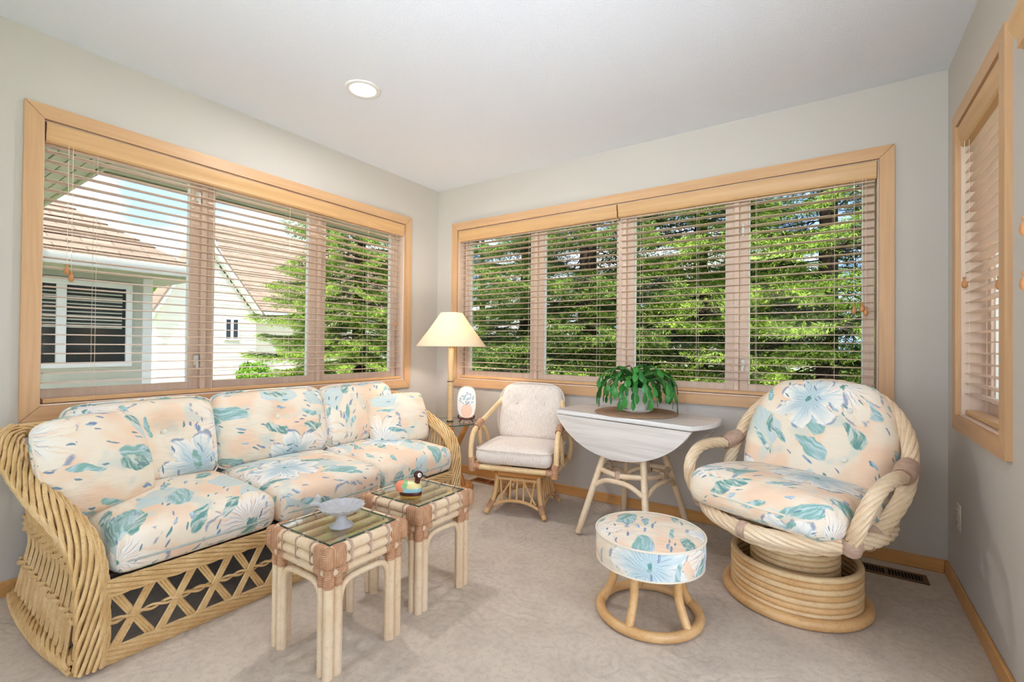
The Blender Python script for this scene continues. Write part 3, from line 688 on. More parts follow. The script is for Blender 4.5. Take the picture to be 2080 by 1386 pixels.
# ------------------------------------------------------------------ nesting tables
def pole(parent, a, b, r, mat='rattan', name='pole', n=12): return MB().tube([a, b], r, n).build(name, mat, parent)
def side_table(label):
    root = thing('rattan_side_table', label, 'side table', group='matching rattan side tables with glass tops')
    hx, hy, T = .168, .160, .425            # half extents of the leg frame, top height
    # legs: three poles clustered at each corner
    lr = .0165
    for sx in (-1, 1):
        for sy in (-1, 1):
            for dx, dy in ((0, 0), (-.031, 0), (0, -.031)):
                pole(root, (sx * (hx - lr + dx), sy * (hy - lr + dy), 0), (sx * (hx - lr + dx), sy * (hy - lr + dy), T - .10), lr, 'rattan_pale', 'leg')
    # lower frame, two stacked upper rails, corner bindings
    for s_ in (-1, 1):
        pole(root, (-hx + .01, s_ * (hy - lr), T - .088), (hx - .01, s_ * (hy - lr), T - .088), .0165, 'rattan_pale', 'lower_rail')
        pole(root, (s_ * (hx - lr), -hy + .01, T - .088), (s_ * (hx - lr), hy - .01, T - .088), .0165, 'rattan_pale', 'lower_rail')
        for z in (T - .052, T - .018):
            pole(root, (-hx, s_ * (hy - .008), z), (hx, s_ * (hy - .008), z), .0178, 'rattan_pale', 'upper_rail')
            pole(root, (s_ * (hx - .008), -hy, z), (s_ * (hx - .008), hy, z), .0178, 'rattan_pale', 'upper_rail')
    def wrap(p, q, r, fl, name='binding', n=10): return MB().tube([Vector(p).lerp(Vector(q), i / 4) for i in range(5)], [r * .96, r, r, r, r * .96], n, flat=fl).build(name, 'binding', root)
    zc = T - .035
    for sx in (-1, 1):
        for sy in (-1, 1):
            mb = MB()      # rounded corner block wound with cane
            c0 = cushion(.040, .040, .074, .017, nx=6, ny=6, nz=8)
            o = c0.build('corner_binding', 'binding', root); o.location = (sx * (hx - .004), sy * (hy - .004), zc)
            for (ddx, ddy) in ((1, 0), (0, 1)):
                w_, d_ = (.056, .0365) if ddx else (.0365, .056)
                c1 = cushion(w_, d_, .073, .014, nx=6, ny=6, nz=8)
                u2 = []      # stripes run around the rail
                for f_ in c1.f: u2.append(tuple(((c1.v[i][2]), (c1.v[i][0] if ddx else c1.v[i][1])) for i in f_))
                c1.uv = u2; o = c1.build('corner_binding', 'binding', root); o.location = (sx * (hx - .006 - ddx * .036), sy * (hy - .006 - ddy * .036), zc)
            for dx, dy in ((0, 0), (-.031, 0), (0, -.031)):
                wrap((sx * (hx - lr + dx), sy * (hy - lr + dy), T - .135), (sx * (hx - lr + dx), sy * (hy - lr + dy), T - .072), lr + .0014, 1., 'leg_binding')
            wrap((sx * (hx - .04), sy * (hy - lr), T - .088), (sx * (hx - .08), sy * (hy - lr), T - .088), .0178, 1., 'rail_binding')
            wrap((sx * (hx - lr), sy * (hy - .04), T - .088), (sx * (hx - lr), sy * (hy - .08), T - .088), .0178, 1., 'rail_binding')
    # narrow ties round the paired rails
    tie = cushion(.012, .040, .076, .012, nx=2, ny=5, nz=6).mesh('tie'); tie2 = cushion(.040, .012, .076, .012, nx=5, ny=2, nz=6).mesh('tie')
    for s_ in (-1, 1):
        for t_ in (-.082, 0, .082):
            o = obj('tie', tie, 'binding_pale', root); o.location = (t_, s_ * (hy - .008), zc)
            o = obj('tie', tie2, 'binding_pale', root); o.location = (s_ * (hx - .008), t_ * .95, zc)
    # arch braces
    for s_ in (-1, 1):
        for ax in (0, 1):
            L = (hx if ax == 0 else hy) - .058; z1 = T - .128; pts = []
            for i in range(25):
                a = PI * i / 24; u = -math.cos(a); e = .42
                pts.append((math.copysign(abs(u) ** e, u) * L, z1 - .085 + .085 * math.sin(a) ** .75))
            pts = [(-L, 0)] + [(-L, .1)] + pts + [(L, .1), (L, 0)]
            q = [((p, s_ * (hy - lr - .002), z) if ax == 0 else (s_ * (hx - lr - .002), p, z)) for p, z in pts]
            MB().tube(q, .0115, 10).build('arch_brace', 'rattan_pale', root)
    # cross poles under the glass
    for i in range(4):
        x = -.102 + i * .068; pole(root, (x, -hy + .02, T - .022), (x, hy - .02, T - .022), .0135, 'rattan', 'cross_pole')
    for i in range(3):
        y = -.08 + i * .08; pole(root, (-hx + .02, y, T - .049), (hx - .02, y, T - .049), .0115, 'rattan', 'cross_pole')
    mb = MB(); mb.box(-hx + .022, hx - .022, -hy + .022, hy - .022, T - .004, T + .002, 0); g = mb.build('glass_top', 'table_glass', root, smooth=False)
    g.data.materials.append(M['glass_edge'])
    for p in g.data.polygons:
        if abs(p.normal.z) < .5: p.material_index = 1
    return root
t1 = side_table('rattan side table holding the grey metal dish'); t1.location = (1.392, -1.985, 0)
t2 = dup(t1, (1.362, -1.556, 0), 0, 'rattan side table holding the painted duck')

# ------------------------------------------------------------------ round ottoman
def ottoman():
    root = thing('round_ottoman', 'low round footstool with floral seat and rattan ring base', 'ottoman', (2.277, -1.165, 0), .35)
    ring = lambda r, z, n=56: [(r * math.cos(2 * PI * i / n), r * math.sin(2 * PI * i / n), z) for i in range(n)]
    MB().tube(ring(.192, .020), .019, 12, True).build('base_ring', 'rattan_warm', root)
    for k in range(5):
        a = 2 * PI * k / 5 + .5; c, s_ = math.cos(a), math.sin(a)
        p = [(.188 * c, .188 * s_, .02), (.160 * c, .160 * s_, .075), (.140 * c, .140 * s_, .14), (.142 * c, .142 * s_, .245)]
        MB().tube(spline(p, 6), .0165, 10).build('leg', 'rattan_warm', root)
    R_ = .212
    s = MB().lathe([(0, .222), (R_ - .012, .222), (R_ - .003, .228), (R_ + .002, .27), (R_, .318), (R_ - .004, .334), (R_ - .03, .342), (R_ * .6, .352), (0, .357)], 56).build('seat', 'floral', root)
    MB().tube(ring(R_ + .0005, .334), .004, 6, True).build('piping', 'piping', s); MB().tube(ring(R_ - .004, .2265), .004, 6, True).build('piping', 'piping', s)
ottoman()

# ------------------------------------------------------------------ linen swivel armchair
def swivel_chair():
    rz = math.radians(15)
    root = thing('swivel_armchair', 'rattan swivel armchair with cream linen cushions by the back wall', 'armchair', (1.205, -.43, 0), rz)
    # local: front is -y
    # base: four splayed corner poles, spindles, arched stretchers, top plate
    for sx in (-1, 1):
        for sy in (-1, 1):
            p = [(sx * .195, sy * .195, .012), (sx * .165, sy * .165, .07), (sx * .145, sy * .145, .16), (sx * .137, sy * .137, .255)]
            MB().tube(spline(p, 5), .016, 10).build('leg', 'rattan_warm', root)
            MB().tube([(sx * .180, sy * .180, .038), (sx * .168, sy * .168, .062), (sx * .160, sy * .160, .085)], .0215, 10).build('binding', 'binding', root)
    for k in range(4):
        a = k * PI / 2; c, s_ = math.cos(a), math.sin(a); rot = lambda x, y, z: (x * c - y * s_, x * s_ + y * c, z)
        MB().tube(spline([rot(-.165, -.168, .055), rot(-.08, -.165, .088), (rot(0, -.165, .097)), rot(.08, -.165, .088), rot(.165, -.168, .055)], 5), .0105, 8).build('arched_stretcher', 'rattan_warm', root)
        MB().tube([rot(-.15, -.142, .225), rot(.15, -.142, .225)], .010, 8).build('upper_stretcher', 'rattan_warm', root)
        for bx_, tx in ((-.125, -.03), (-.095, -.115), (-.045, -.045), (0, 0), (.045, .045), (.095, .115), (.125, .03)):
            MB().tube([rot(bx_, -.163, .085), rot(tx, -.143, .235)], .0062, 7).build('spindle', 'rattan_warm', root)
    mb = MB(); mb.prism([(-.165, -.125), (-.125, -.165), (.125, -.165), (.165, -.125), (.165, .125), (.125, .165), (-.125, .165), (-.165, .125)], 'z', .248, .275); mb.build('base_plate', 'oak', root)
    mb = MB(); mb.lathe([(.085, .275), (.085, .300)], 24); mb.build('swivel_plate', 'dark_metal', root)
    zs = .315
    # seat frame
    for a, b in (((-.262, -.245, zs), (.262, -.245, zs)), ((-.262, .20, zs), (.262, .20, zs)), ((-.262, -.26, zs), (-.262, .21, zs)), ((.262, -.26, zs), (.262, .21, zs))):
        MB().tube([a, b], .0175, 10).build('seat_rail', 'rattan', root)
    # arm hoops: front post rises, bends back and climbs to the back posts
    for s_ in (-1, 1):
        P = [(s_ * .275, -.245, zs - .01), (s_ * .278, -.247, .42), (s_ * .276, -.215, .515), (s_ * .270, -.13, .565), (s_ * .262, -.02, .60), (s_ * .235, .11, .665), (s_ * .20, .19, .72)]
        MB().tube(spline(P, 6), .0165, 10).build('arm', 'rattan', root)
        P = [(s_ * .27, -.14, .560), (s_ * .274, -.11, .46), (s_ * .268, -.05, zs)]
        MB().tube(spline(P, 5), .014, 9).build('arm_brace', 'rattan', root)
        P = [(s_ * .285, -.10, .55), (s_ * .300, .03, .50), (s_ * .298, .09, .42), (s_ * .272, .12, zs)]
        MB().tube(spline(P, 5), .014, 9).build('arm_brace', 'rattan', root)
        MB().tube([(s_ * .274, -.175, .545), (s_ * .271, -.14, .562), (s_ * .269, -.10, .575)], .0235, 10).build('binding', 'binding', root)
        for y in (-.245,):
            MB().tube([(s_ * .268, y, zs - .03), (s_ * .270, y, zs + .03), (s_ * .275, y, zs + .055)], .0235, 10).build('binding', 'binding', root)
            MB().tube([(s_ * .255, y, zs), (s_ * .215, y, zs)], .0205, 10).build('binding', 'binding', root)
        P = [(s_ * .215, .19, zs), (s_ * .215, .225, .55), (s_ * .19, .26, .74)]; MB().tube(spline(P, 5), .016, 9).build('back_post', 'rattan', root)
    MB().tube(spline([(-.19, .26, .725), (-.12, .265, .765), (0, .268, .775), (.12, .265, .765), (.19, .26, .725)], 5), .016, 9).build('top_rail', 'rattan', root)
    o = cushion(.50, .48, .10, .04, .022, 0, 16, 16, 6, puff=.02).build('seat_cushion', 'linen', root); o.location = (0, -.035, .388)
    piping(edge_loop(.502, .482, .04, .02, .04), o, 'linen', .004)
    tp = lambda v: 1 - .10 * max(0, v) ** 2
    o = cushion(.47, .40, .10, .05, .028, .0, 20, 20, 5, dimples=((-.095, .055, .022, .035), (.095, .055, .022, .035)), puff=.06, taper=tp).build('back_cushion', 'linen', root)
    th = math.radians(14); orient(o, (1, 0, 0), (0, math.sin(th), math.cos(th)), (0, .165, .615))
    BB = BUTTON.copy(); BB.materials.clear()
    for x in (-.095, .095): q = obj('button', BB, 'linen', o); q.location = (x, .055, .058)
    piping(edge_loop(.472, .402, .08, .06, .03), o, 'linen', .004)
swivel_chair()

# ------------------------------------------------------------------ drop-leaf table, plant
TZ = .69; TC = (1.945, -.405); TR = math.radians(-9.5)
def drop_leaf():
    root = thing('drop_leaf_table', 'whitewashed drop-leaf table on splayed rattan legs', 'table', (TC[0], TC[1], 0), TR)
    R_ = .462; hy = .20; hx = math.sqrt(R_ * R_ - hy * hy); ang = math.atan2(hy, hx)
    arc = lambda a0, a1, n: [(R_ * math.cos(a0 + (a1 - a0) * i / n), R_ * math.sin(a0 + (a1 - a0) * i / n)) for i in range(n + 1)]
    poly = arc(-ang, ang, 14) + arc(PI - ang, PI + ang, 14)
    def slab(poly, z0, z1, b):
        mb = MB(); n = len(poly); cx = sum(p[0] for p in poly) / n; sc = lambda k: [(p[0] * (1 - k / .5), p[1] * (1 - k / .25)) for p in poly]
        rings = [(sc(b), z0), (poly, z0 + b), (poly, z1 - b), (sc(b), z1)]; vs = []
        for pl, z in rings: vs += [(p[0], p[1], z) for p in pl]
        fs = [tuple(range(n))[::-1], tuple(range(3 * n, 4 * n))]
        for k in range(3): fs += [(k * n + i, k * n + (i + 1) % n, (k + 1) * n + (i + 1) % n, (k + 1) * n + i) for i in range(n)]
        return mb.add(vs, fs)
    slab(poly, TZ - .024, TZ, .004).build('table_top', 'white_top', root)
    for s_ in (-1, 1):
        zc = TZ - .006
        seg = [(x, hy - abs(y)) for x, y in arc(-PI + ang, -ang, 36)]      # chord at hinge, bulging down
        seg = [(x, zc - .022 - abs(y_) * .80 ) for x, y_ in [(p[0], abs(p[1])) for p in seg]]
        mb = MB(); mb.prism(seg, 'y', s_ * (hy + .004), s_ * (hy - .016)); mb.build('drop_leaf', 'whitewash', root, True, 30)
        mb = MB()
        for hxp in (-.25, .25): mb.box(hxp - .02, hxp + .02, s_ * (hy - .05) - .02, s_ * (hy - .05) + .02, TZ - .03, TZ - .024)
        mb.build('hinge', 'brass', root)
    mb = MB(); mb.box(-.17, .17, -.14, .14, TZ - .075, TZ - .024, .004); mb.build('apron', 'dark_under', root)
    top = lambda sx, sy: Vector((sx * .085, sy * .075, TZ - .05)); foot = lambda sx, sy: Vector((sx * .215, sy * .25, .012))
    at = lambda sx, sy, z: top(sx, sy).lerp(foot(sx, sy), (TZ - .05 - z) / (TZ - .062))
    for sx in (-1, 1):
        for sy in (-1, 1):
            MB().tube([top(sx, sy), at(sx, sy, .3), foot(sx, sy)], .0185, 12).build('leg', 'rattan_pale', root)
    for (A, B) in (((-1, -1), (1, -1)), ((-1, 1), (1, 1)), ((-1, -1), (-1, 1)), ((1, -1), (1, 1))):
        a, b = at(*A, .375), at(*B, .375); o_ = Vector(((A[0] + B[0]) / 2, (A[1] + B[1]) / 2, 0)) * .028
        mid = (a + b) / 2 + o_; MB().tube(spline([a, mid + Vector((0, 0, -.012)), b], 8), .0155, 10).build('stretcher', 'rattan_pale', root)
        c, d = at(*A, .275), at(*B, .275); m2 = (c + d) / 2 + o_; m2.z = .336
        MB().tube(spline([c, c.lerp(m2, .5) + Vector((0, 0, .018)), m2, d.lerp(m2, .5) + Vector((0, 0, .018)), d], 6), .0145, 10).build('bent_stretcher', 'rattan_pale', root)
        u = (b - a).normalized(); w_ = cushion(.036, .042, .078, .018, nx=5, ny=5, nz=6); w_.uv = [tuple((w_.v[i][2], w_.v[i][0]) for i in f_) for f_ in w_.f]
        q = w_.build('binding', 'binding_pale', root); orient(q, u, (-u.y, u.x, 0), (mid.x, mid.y, .352))
drop_leaf()
def local_to_world(x, y): return (TC[0] + x * math.cos(TR) - y * math.sin(TR), TC[1] + x * math.sin(TR) + y * math.cos(TR))
def placemat():
    t = NT('straw'); o = t.tc(); sp = t.n('VectorMath', {0: o}, operation='LENGTH').outputs['Value']
    r = t.math('SINE', t.math('MULTIPLY', sp, 620.)); n = t.noise(o, 160, 2)
    t.set(col=t.mix(t.math('MULTIPLY', t.math('ADD', r, n.outputs[0]), .5), srgb(150, 112, 82), srgb(206, 170, 134)), rough=.9); t.bump(r, .5, .003); M['straw'] = t.m
    mb = MB(); mb.lathe([(0, 0), (.232, 0), (.238, .004), (.232, .007), (0, .007)], 56); o = mb.build('woven_placemat', 'straw'); o.location = (*local_to_world(-.01, .03), TZ + .0005); tag(o, 'round woven straw placemat under the potted plant', 'placemat')
placemat()
def plant():
    px, py = local_to_world(-.005, .03); z0 = TZ + .0085
    root = thing('potted_cactus_plant', 'leafy green trailing cactus in a white pot on the table', 'plant', (px, py, z0))
    MB().lathe([(.0, .0), (.07, .0), (.088, .010), (.094, .016), (.09, .018), (.066, .008), (0, .006)], 40).build('saucer', 'white_plastic', root)
    MB().lathe([(0, .009), (.052, .009), (.058, .02), (.070, .09), (.078, .125), (.083, .128), (.082, .145), (.072, .145), (.068, .120), (0, .118)], 40).build('pot', 'white_plastic', root)
    MB().lathe([(.0, .126), (.069, .124)], 24).build('soil', 'dark_under', root)
    mb = MB(); pr_ = [(0, .002), (.18, .008), (.45, .0145), (.75, .0135), (.93, .005), (1, .001)]; Ls = .056; vs = []; fs = []
    for i, (t_, w_) in enumerate(pr_):
        z = -.006 * t_ * t_; vs += [(-w_, t_ * Ls, z - .001), (0, t_ * Ls, z + .0025), (w_, t_ * Ls, z - .001), (0, t_ * Ls, z - .0015)]
    for i in range(len(pr_) - 1):
        for k in range(4): fs.append((i * 4 + k, i * 4 + (k + 1) % 4, i * 4 + 4 + (k + 1) % 4, i * 4 + 4 + k))
    mb.add(vs, fs); lm = mb.mesh('leaf'); rnd = random.Random(11); cnt = 0; sm = MB()
    for k in range(50):
        a = 2 * PI * k / 50 * 3.0 + rnd.uniform(-.2, .2); tier = k % 3; el = (.75, 1.05, 1.3)[tier] + rnd.uniform(-.2, .2)
        d = Vector((math.cos(a), math.sin(a), 0)); p = Vector((d.x * .02, d.y * .02, .135)); ang = el; nseg = (6, 6, 6)[tier]
        r_ = rnd.uniform(.85, 1.12); path = [p.copy()]
        for j in range(nseg):
            L = Ls * r_ * (.92 if j else 1.25); v = d * math.cos(ang) + Vector((0, 0, math.sin(ang)))
            tw = rnd.uniform(-.35, .35); side = Vector((-d.y, d.x, 0)); v = (v + side * tw * .5).normalized()
            if p.z + v.z * L < .004: break
            if cnt < 298:
                o = obj('leaf', lm, 'cactus_leaf', root); ex = v.cross(Vector((0, 0, 1)))
                ex = ex.normalized() if ex.length > .05 else side; ex = (ex + Vector((rnd.uniform(-.5, .5), rnd.uniform(-.5, .5), rnd.uniform(-.5, .5)))); ex = (ex - v * ex.dot(v)).normalized()
                ez = ex.cross(v); s_ = r_ * rnd.uniform(1.0, 1.25); m_ = Matrix(((ex.x * s_, v.x * s_, ez.x * s_, p.x), (ex.y * s_, v.y * s_, ez.y * s_, p.y), (ex.z * s_, v.z * s_, ez.z * s_, p.z), (0, 0, 0, 1)))
                o.matrix_basis = m_; cnt += 1
            p = p + v * L; path.append(p.copy()); ang -= rnd.uniform(.42, .66); ang = max(ang, -1.45)
        sm.tube([Vector((0, 0, .12))] + path[:3], .0022, 4)
    sm.build('stems', 'stem_green', root)
plant()

# ------------------------------------------------------------------ swivel rocker with twisted rattan hoop
def rocker():
    fw = Vector((-.40, -.917, 0)).normalized(); rz = math.atan2(fw.y, fw.x) + PI / 2      # local front = -y
    root = thing('papasan_swivel_chair', 'round twisted rattan swivel chair with floral cushions in the right corner', 'armchair', (2.752, -.665, 0), rz)
    circ = lambda r, z, n=64, cy=0: [(r * math.cos(2 * PI * i / n), cy + r * math.sin(2 * PI * i / n), z) for i in range(n)]
    MB().tube(circ(.262, .022), .0215, 12, True).build('base_ring', 'rattan_warm', root)
    for i in range(7): MB().tube(circ(.236, .040 + i * .0235), .0128, 10, True).build('base_coil', 'rattan_warm' if i % 2 else 'rattan', root)
    for i in range(5): MB().tube(circ(.158, .135 + i * .024), .0128, 10, True).build('inner_coil', 'rattan', root)
    mb = MB(); mb.lathe([(.145, .13), (.145, .235), (.10, .24), (.10, .30)], 32); mb.build('swivel_drum', 'dark_under', root)
    for k in range(3):
        a = .6 + k * 2.1; MB().tube([(.05 * math.cos(a), .05 * math.sin(a), .245), (.19 * math.cos(a), .19 * math.sin(a), .292)], .017, 10).build('support_pole', 'rattan', root)
    # seat ring: dished twisted hoop
    ringp = []
    for i in range(20):
        a = 2 * PI * i / 20; x, y = 0.335 * math.cos(a), .345 * math.sin(a) - .03; ringp.append((x, y, .362 + .02 * math.cos(a) ** 2 + (.045 if y > 0 else 0) * abs(math.sin(a))))
    mb = MB(); rope(mb, ringp, 7, .0195, .0112, .34, True, n=8, sub=8); mb.build('seat_ring', 'rattan_pale', root)
    mb = MB(); low = [(x * .80, y * .80, z - .052) for x, y, z in ringp]; rope(mb, low, 4, .014, .012, .28, True, n=7, sub=7); mb.build('lower_ring', 'rattan_pale', root)
    for k in range(5): 
        x = -.24 + k * .12; h_ = math.sqrt(max(.0, .36 ** 2 - x * x)); MB().tube(spline([(x, -h_ * .93 - .02, .365), (x * .9, -h_ * .5, .315), (x * .85, 0, .300), (x * .9, h_ * .5, .32), (x, h_ * .93 - .03, .38)], 5), .012, 8).build('seat_pole', 'rattan_pale', root)
    # back hoop
    hoop = [(x * .885, y * .95, z) for x, y, z in [(-.350, -.10, .375), (-.385, .03, .45), (-.405, .13, .56), (-.375, .225, .715), (-.27, .30, .835), (-.13, .345, .89), (0, .355, .905), (.13, .345, .89), (.27, .30, .835), (.375, .225, .715), (.405, .13, .56), (.385, .03, .45), (.350, -.10, .375)]]
    mb = MB(); rope(mb, hoop, 7, .0185, .0108, .34, n=8, sub=9); mb.build('back_hoop', 'rattan_pale', root)
    for s_ in (-1, 1):
        arm = [(s_ * .402, .12, .575), (s_ * .418, -.02, .590), (s_ * .420, -.15, .578), (s_ * .408, -.235, .525), (s_ * .385, -.262, .43), (s_ * .345, -.235, .335)]
        arm = [(x * .885, y * .95, z + (.03 if z < .5 else .012)) for x, y, z in arm]; mb = MB(); rope(mb, arm, 7, .0165, .0098, .30, n=8, sub=9); mb.build('arm', 'rattan_pale', root)
        def wrapc(p, q, r): MB().tube([Vector(p).lerp(Vector(q), i / 4) for i in range(5)], [r * .9, r, r * 1.03, r, r * .9], 12).build('binding', 'binding_pale', root)
        wrapc((s_ * .366, .05, .595), (s_ * .352, .155, .625), .038); wrapc((s_ * .317, -.232, .405), (s_ * .303, -.215, .350), .033); wrapc((s_ * .319, -.065, .40), (s_ * .307, -.125, .362), .037)
    for x in (-.0,): MB().tube([(x - .016, -.375, .362), (x + .016, -.375, .362)], .0335, 12).build('binding', 'binding_pale', root)
    # cross slats of the back
    for k in range(5):
        x = -.24 + k * .12; zt = .87 - .55 * x * x * 4; MB().tube(spline([(x, .33, .34), (x, .36, .5), (x * .95, .375, .72), (x * .8, .36, zt)], 5), .010, 8).build('back_pole', 'rattan_pale', root)
    o = cushion(.64, .63, .145, .065, .045, .0, 24, 24, 6, puff=.10, dimples=((0, -.30, .012, .06),)).build('seat_cushion', 'floral', root); o.location = (0, -.070, .440); o.rotation_euler = (math.radians(-5), 0, 0)
    piping(edge_loop(.64, .63, .1, .10, .0), o, 'floral', .005)
    tp = lambda v: (1 - .34 * max(0, v) ** 2.2) * (1 - .10 * max(0, -v) ** 2)
    D = ((-.14, .12, .03, .045), (.14, .12, .03, .045), (-.16, -.10, .03, .045), (.16, -.10, .03, .045))
    o = cushion(.62, .57, .13, .065, .05, .02, 28, 26, 6, dimples=D, puff=.05, taper=tp).build('back_cushion', 'floral', root)
    th = math.radians(27); orient(o, (1, 0, 0), (0, math.sin(th), math.cos(th)), (0, .200, .665))
    for (x, y, _, _) in D: b = obj('button', BUTTON, 'button', o); b.location = (x, y, .085)
rocker()

# ------------------------------------------------------------------ lamp table, lamp, plate
TBL = (.515, -.375); GZ = .50
def lamp_corner():
    root = thing('round_glass_end_table', 'round glass-topped end table between the sofa and the corner', 'end table', (TBL[0], TBL[1], 0))
    MB().lathe([(0, 0), (.165, 0), (.17, .012), (.162, .028), (.05, .034), (0, .034)], 40).build('base', 'oak', root)
    for k in range(3):
        a = 2 * PI * k / 3 + .3; c, s_ = math.cos(a), math.sin(a); MB().tube(spline([(.10 * c, .10 * s_, .03), (.045 * c, .045 * s_, .2), (.05 * c, .05 * s_, .32), (.13 * c, .13 * s_, GZ - .008)], 5), .019, 10).build('leg', 'oak', root)
    g = MB().lathe([(0, GZ - .008), (.196, GZ - .008), (.198, GZ - .006), (.198, GZ - .002), (.196, GZ), (0, GZ)], 56).build('glass_top', 'table_glass', root)
    g.data.materials.append(M['glass_edge'])
    for p in g.data.polygons:
        if abs(p.normal.z) < .8: p.material_index = 1
    # lamp
    lx, ly = .512, -.392
    lamp = thing('table_lamp', 'tall rattan table lamp with a lit cream cone shade', 'lamp', (lx, ly, GZ + .001))
    MB().tube([(0, 0, .004), (.002, 0, .30)], .0225, 14).build('pole', 'rattan', lamp); MB().tube([(.002, 0, .303), (.006, 0, .55)], .0215, 14).build('pole', 'rattan', lamp)
    MB().lathe([(.0235, .298), (.0245, .301), (.0235, .305)], 16).build('collar', 'dark_metal', lamp); MB().lathe([(.026, 0), (.026, .006), (.023, .008)], 20).build('base_cap', 'dark_metal', lamp)
    MB().lathe([(.012, .55), (.014, .575), (.010, .60), (.008, .64)], 14, (.006, 0, 0)).build('socket', 'brass', lamp)
    t = NT('shade'); t.t.nodes.remove(t.b); df = t.n('BsdfDiffuse', {0: srgb(244, 234, 212)}); tl = t.n('BsdfTranslucent', {0: srgb(250, 232, 196)}); mx = t.n('MixShader', {0: .36, 1: df.outputs[0], 2: tl.outputs[0]}); t.t.links.new(mx.outputs[0], t.o.inputs[0]); M['shade'] = t.m
    mb = MB(); n = 48; z0, z1, r0, r1 = .568, .818, .262, .082
    mb.lathe([(r0, z0), (r0 * .5 + r1 * .5 - .004, (z0 + z1) / 2), (r1, z1), (r1 - .0015, z1), (r0 * .5 + r1 * .5 - .0055, (z0 + z1) / 2), (r0 - .0018, z0)], n, (.006, 0, 0))
    mb.f = [f_ for f_ in mb.f if len(f_) <= 4]; mb.uv = mb.uv[:len(mb.f)]; nn = n
    mb.add([], []); mb.f += [(5 * n + k, 5 * n + (k + 1) % n, (k + 1) % n, k) for k in range(n)]; mb.uv += [tuple((0, 0) for _ in range(4))] * n
    s = mb.build('lamp_shade', 'shade', lamp)
    ring = lambda r, z: [(.006 + r * math.cos(2 * PI * i / 40), r * math.sin(2 * PI * i / 40), z) for i in range(40)]
    MB().tube(ring(r0, z0), .0022, 5, True).build('shade_rim', 'shade', s); MB().tube(ring(r1, z1), .0022, 5, True).build('shade_rim', 'shade', s)
    mb = MB(); mb.lathe([(.001, .715), (.02, .708), (.03, .69), (.028, .67), (.013, .645), (.012, .635)], 16, (.006, 0, 0)); bl = mb.build('bulb', 'bulb_glow', lamp) if 'bulb_glow' in M else None
    d = bpy.data.lights.new('lamp_bulb', 'POINT'); d.energy = 11.0; d.color = (1, .93, .86); d.shadow_soft_size = .035; o = bpy.data.objects.new('lamp_bulb', d); COL.objects.link(o); o.parent = lamp; o.location = (.006, 0, .765)
    # decorative plate on a small easel
    px, py = .610, -.318
    pl = thing('decorative_plate', 'small oval plate painted with blue flowers on a dark stand', 'plate', (px, py, GZ + .001), math.radians(35))
    t = NT('plate_paint'); o_ = t.tc('Object'); sp = t.n('SeparateXYZ', {0: o_}); x, z = sp.outputs[0], sp.outputs[2]
    col = srgb(238, 224, 208)
    bx_ = t.math('SUBTRACT', z, .075); e = t.math('ADD', t.math('POWER', t.math('DIVIDE', x, .042), 2.), t.math('POWER', t.math('DIVIDE', bx_, .055), 2.))
    col = t.mix(t.step(e, 1.05, .9), col, srgb(232, 184, 146))
    bz = t.math('SUBTRACT', z, .165); e2 = t.math('ADD', t.math('POWER', t.math('DIVIDE', x, .062), 2.), t.math('POWER', t.math('DIVIDE', bz, .05), 2.))
    vo = t.n('TexVoronoi', {'Vector': o_, 'Scale': 62.}); e2 = t.math('ADD', e2, t.math('MULTIPLY', t.noise(o_, 30, 2).outputs[0], .7))
    col = t.mix(t.math('MULTIPLY', t.step(e2, 1.4, 1.2), t.step(vo.outputs['Distance'], .62, .42)), col, t.mix(vo.outputs['Color'], srgb(112, 136, 176), srgb(140, 160, 150)))
    col = t.mix(t.step(vo.outputs['Distance'], .12, .05), col, srgb(236, 236, 232)); t.set(col=col, rough=.25); M['plate_paint'] = t.m
    pts = []
    for i in range(48):
        a = 2 * PI * i / 48; c, s_ = math.cos(a), math.sin(a); pts.append((math.copysign(abs(c) ** .72, c) * .070, .14 + math.copysign(abs(s_) ** .72, s_) * .118))
    mb = MB(); mb.prism(pts, 'y', -.004, .004); p_ = mb.build('plate_body', 'plate_paint', pl, True, 30); p_.rotation_euler = (math.radians(-8), 0, 0); p_.location = (0, .0, .006)
    mb = MB(); mb.tube([(x_, -.0045, z_) for x_, z_ in pts], .0028, 5, True); q = mb.build('rim', 'ivory', pl); q.rotation_euler = (math.radians(-8), 0, 0); q.location = (0, .0, .006)
    for s_ in (-1, 1):
        P = [(s_ * .060, -.022, .050), (s_ * .056, -.020, .030), (s_ * .036, -.012, .022), (s_ * .044, -.02, .010), (s_ * .050, -.03, .004)]
        MB().tube(spline(P, 5), .0055, 8, flat=1.).build('easel_foot', 'mahogany', pl)
        MB().tube(spline([(s_ * .036, -.012, .022), (s_ * .03, .02, .03), (s_ * .02, .05, .005)], 4), .0045, 7).build('easel_leg', 'mahogany', pl)
    MB().tube([(-.038, -.012, .022), (0, -.012, .016), (.038, -.012, .022)], .0055, 8).build('easel_bar', 'mahogany', pl)
lamp_corner()

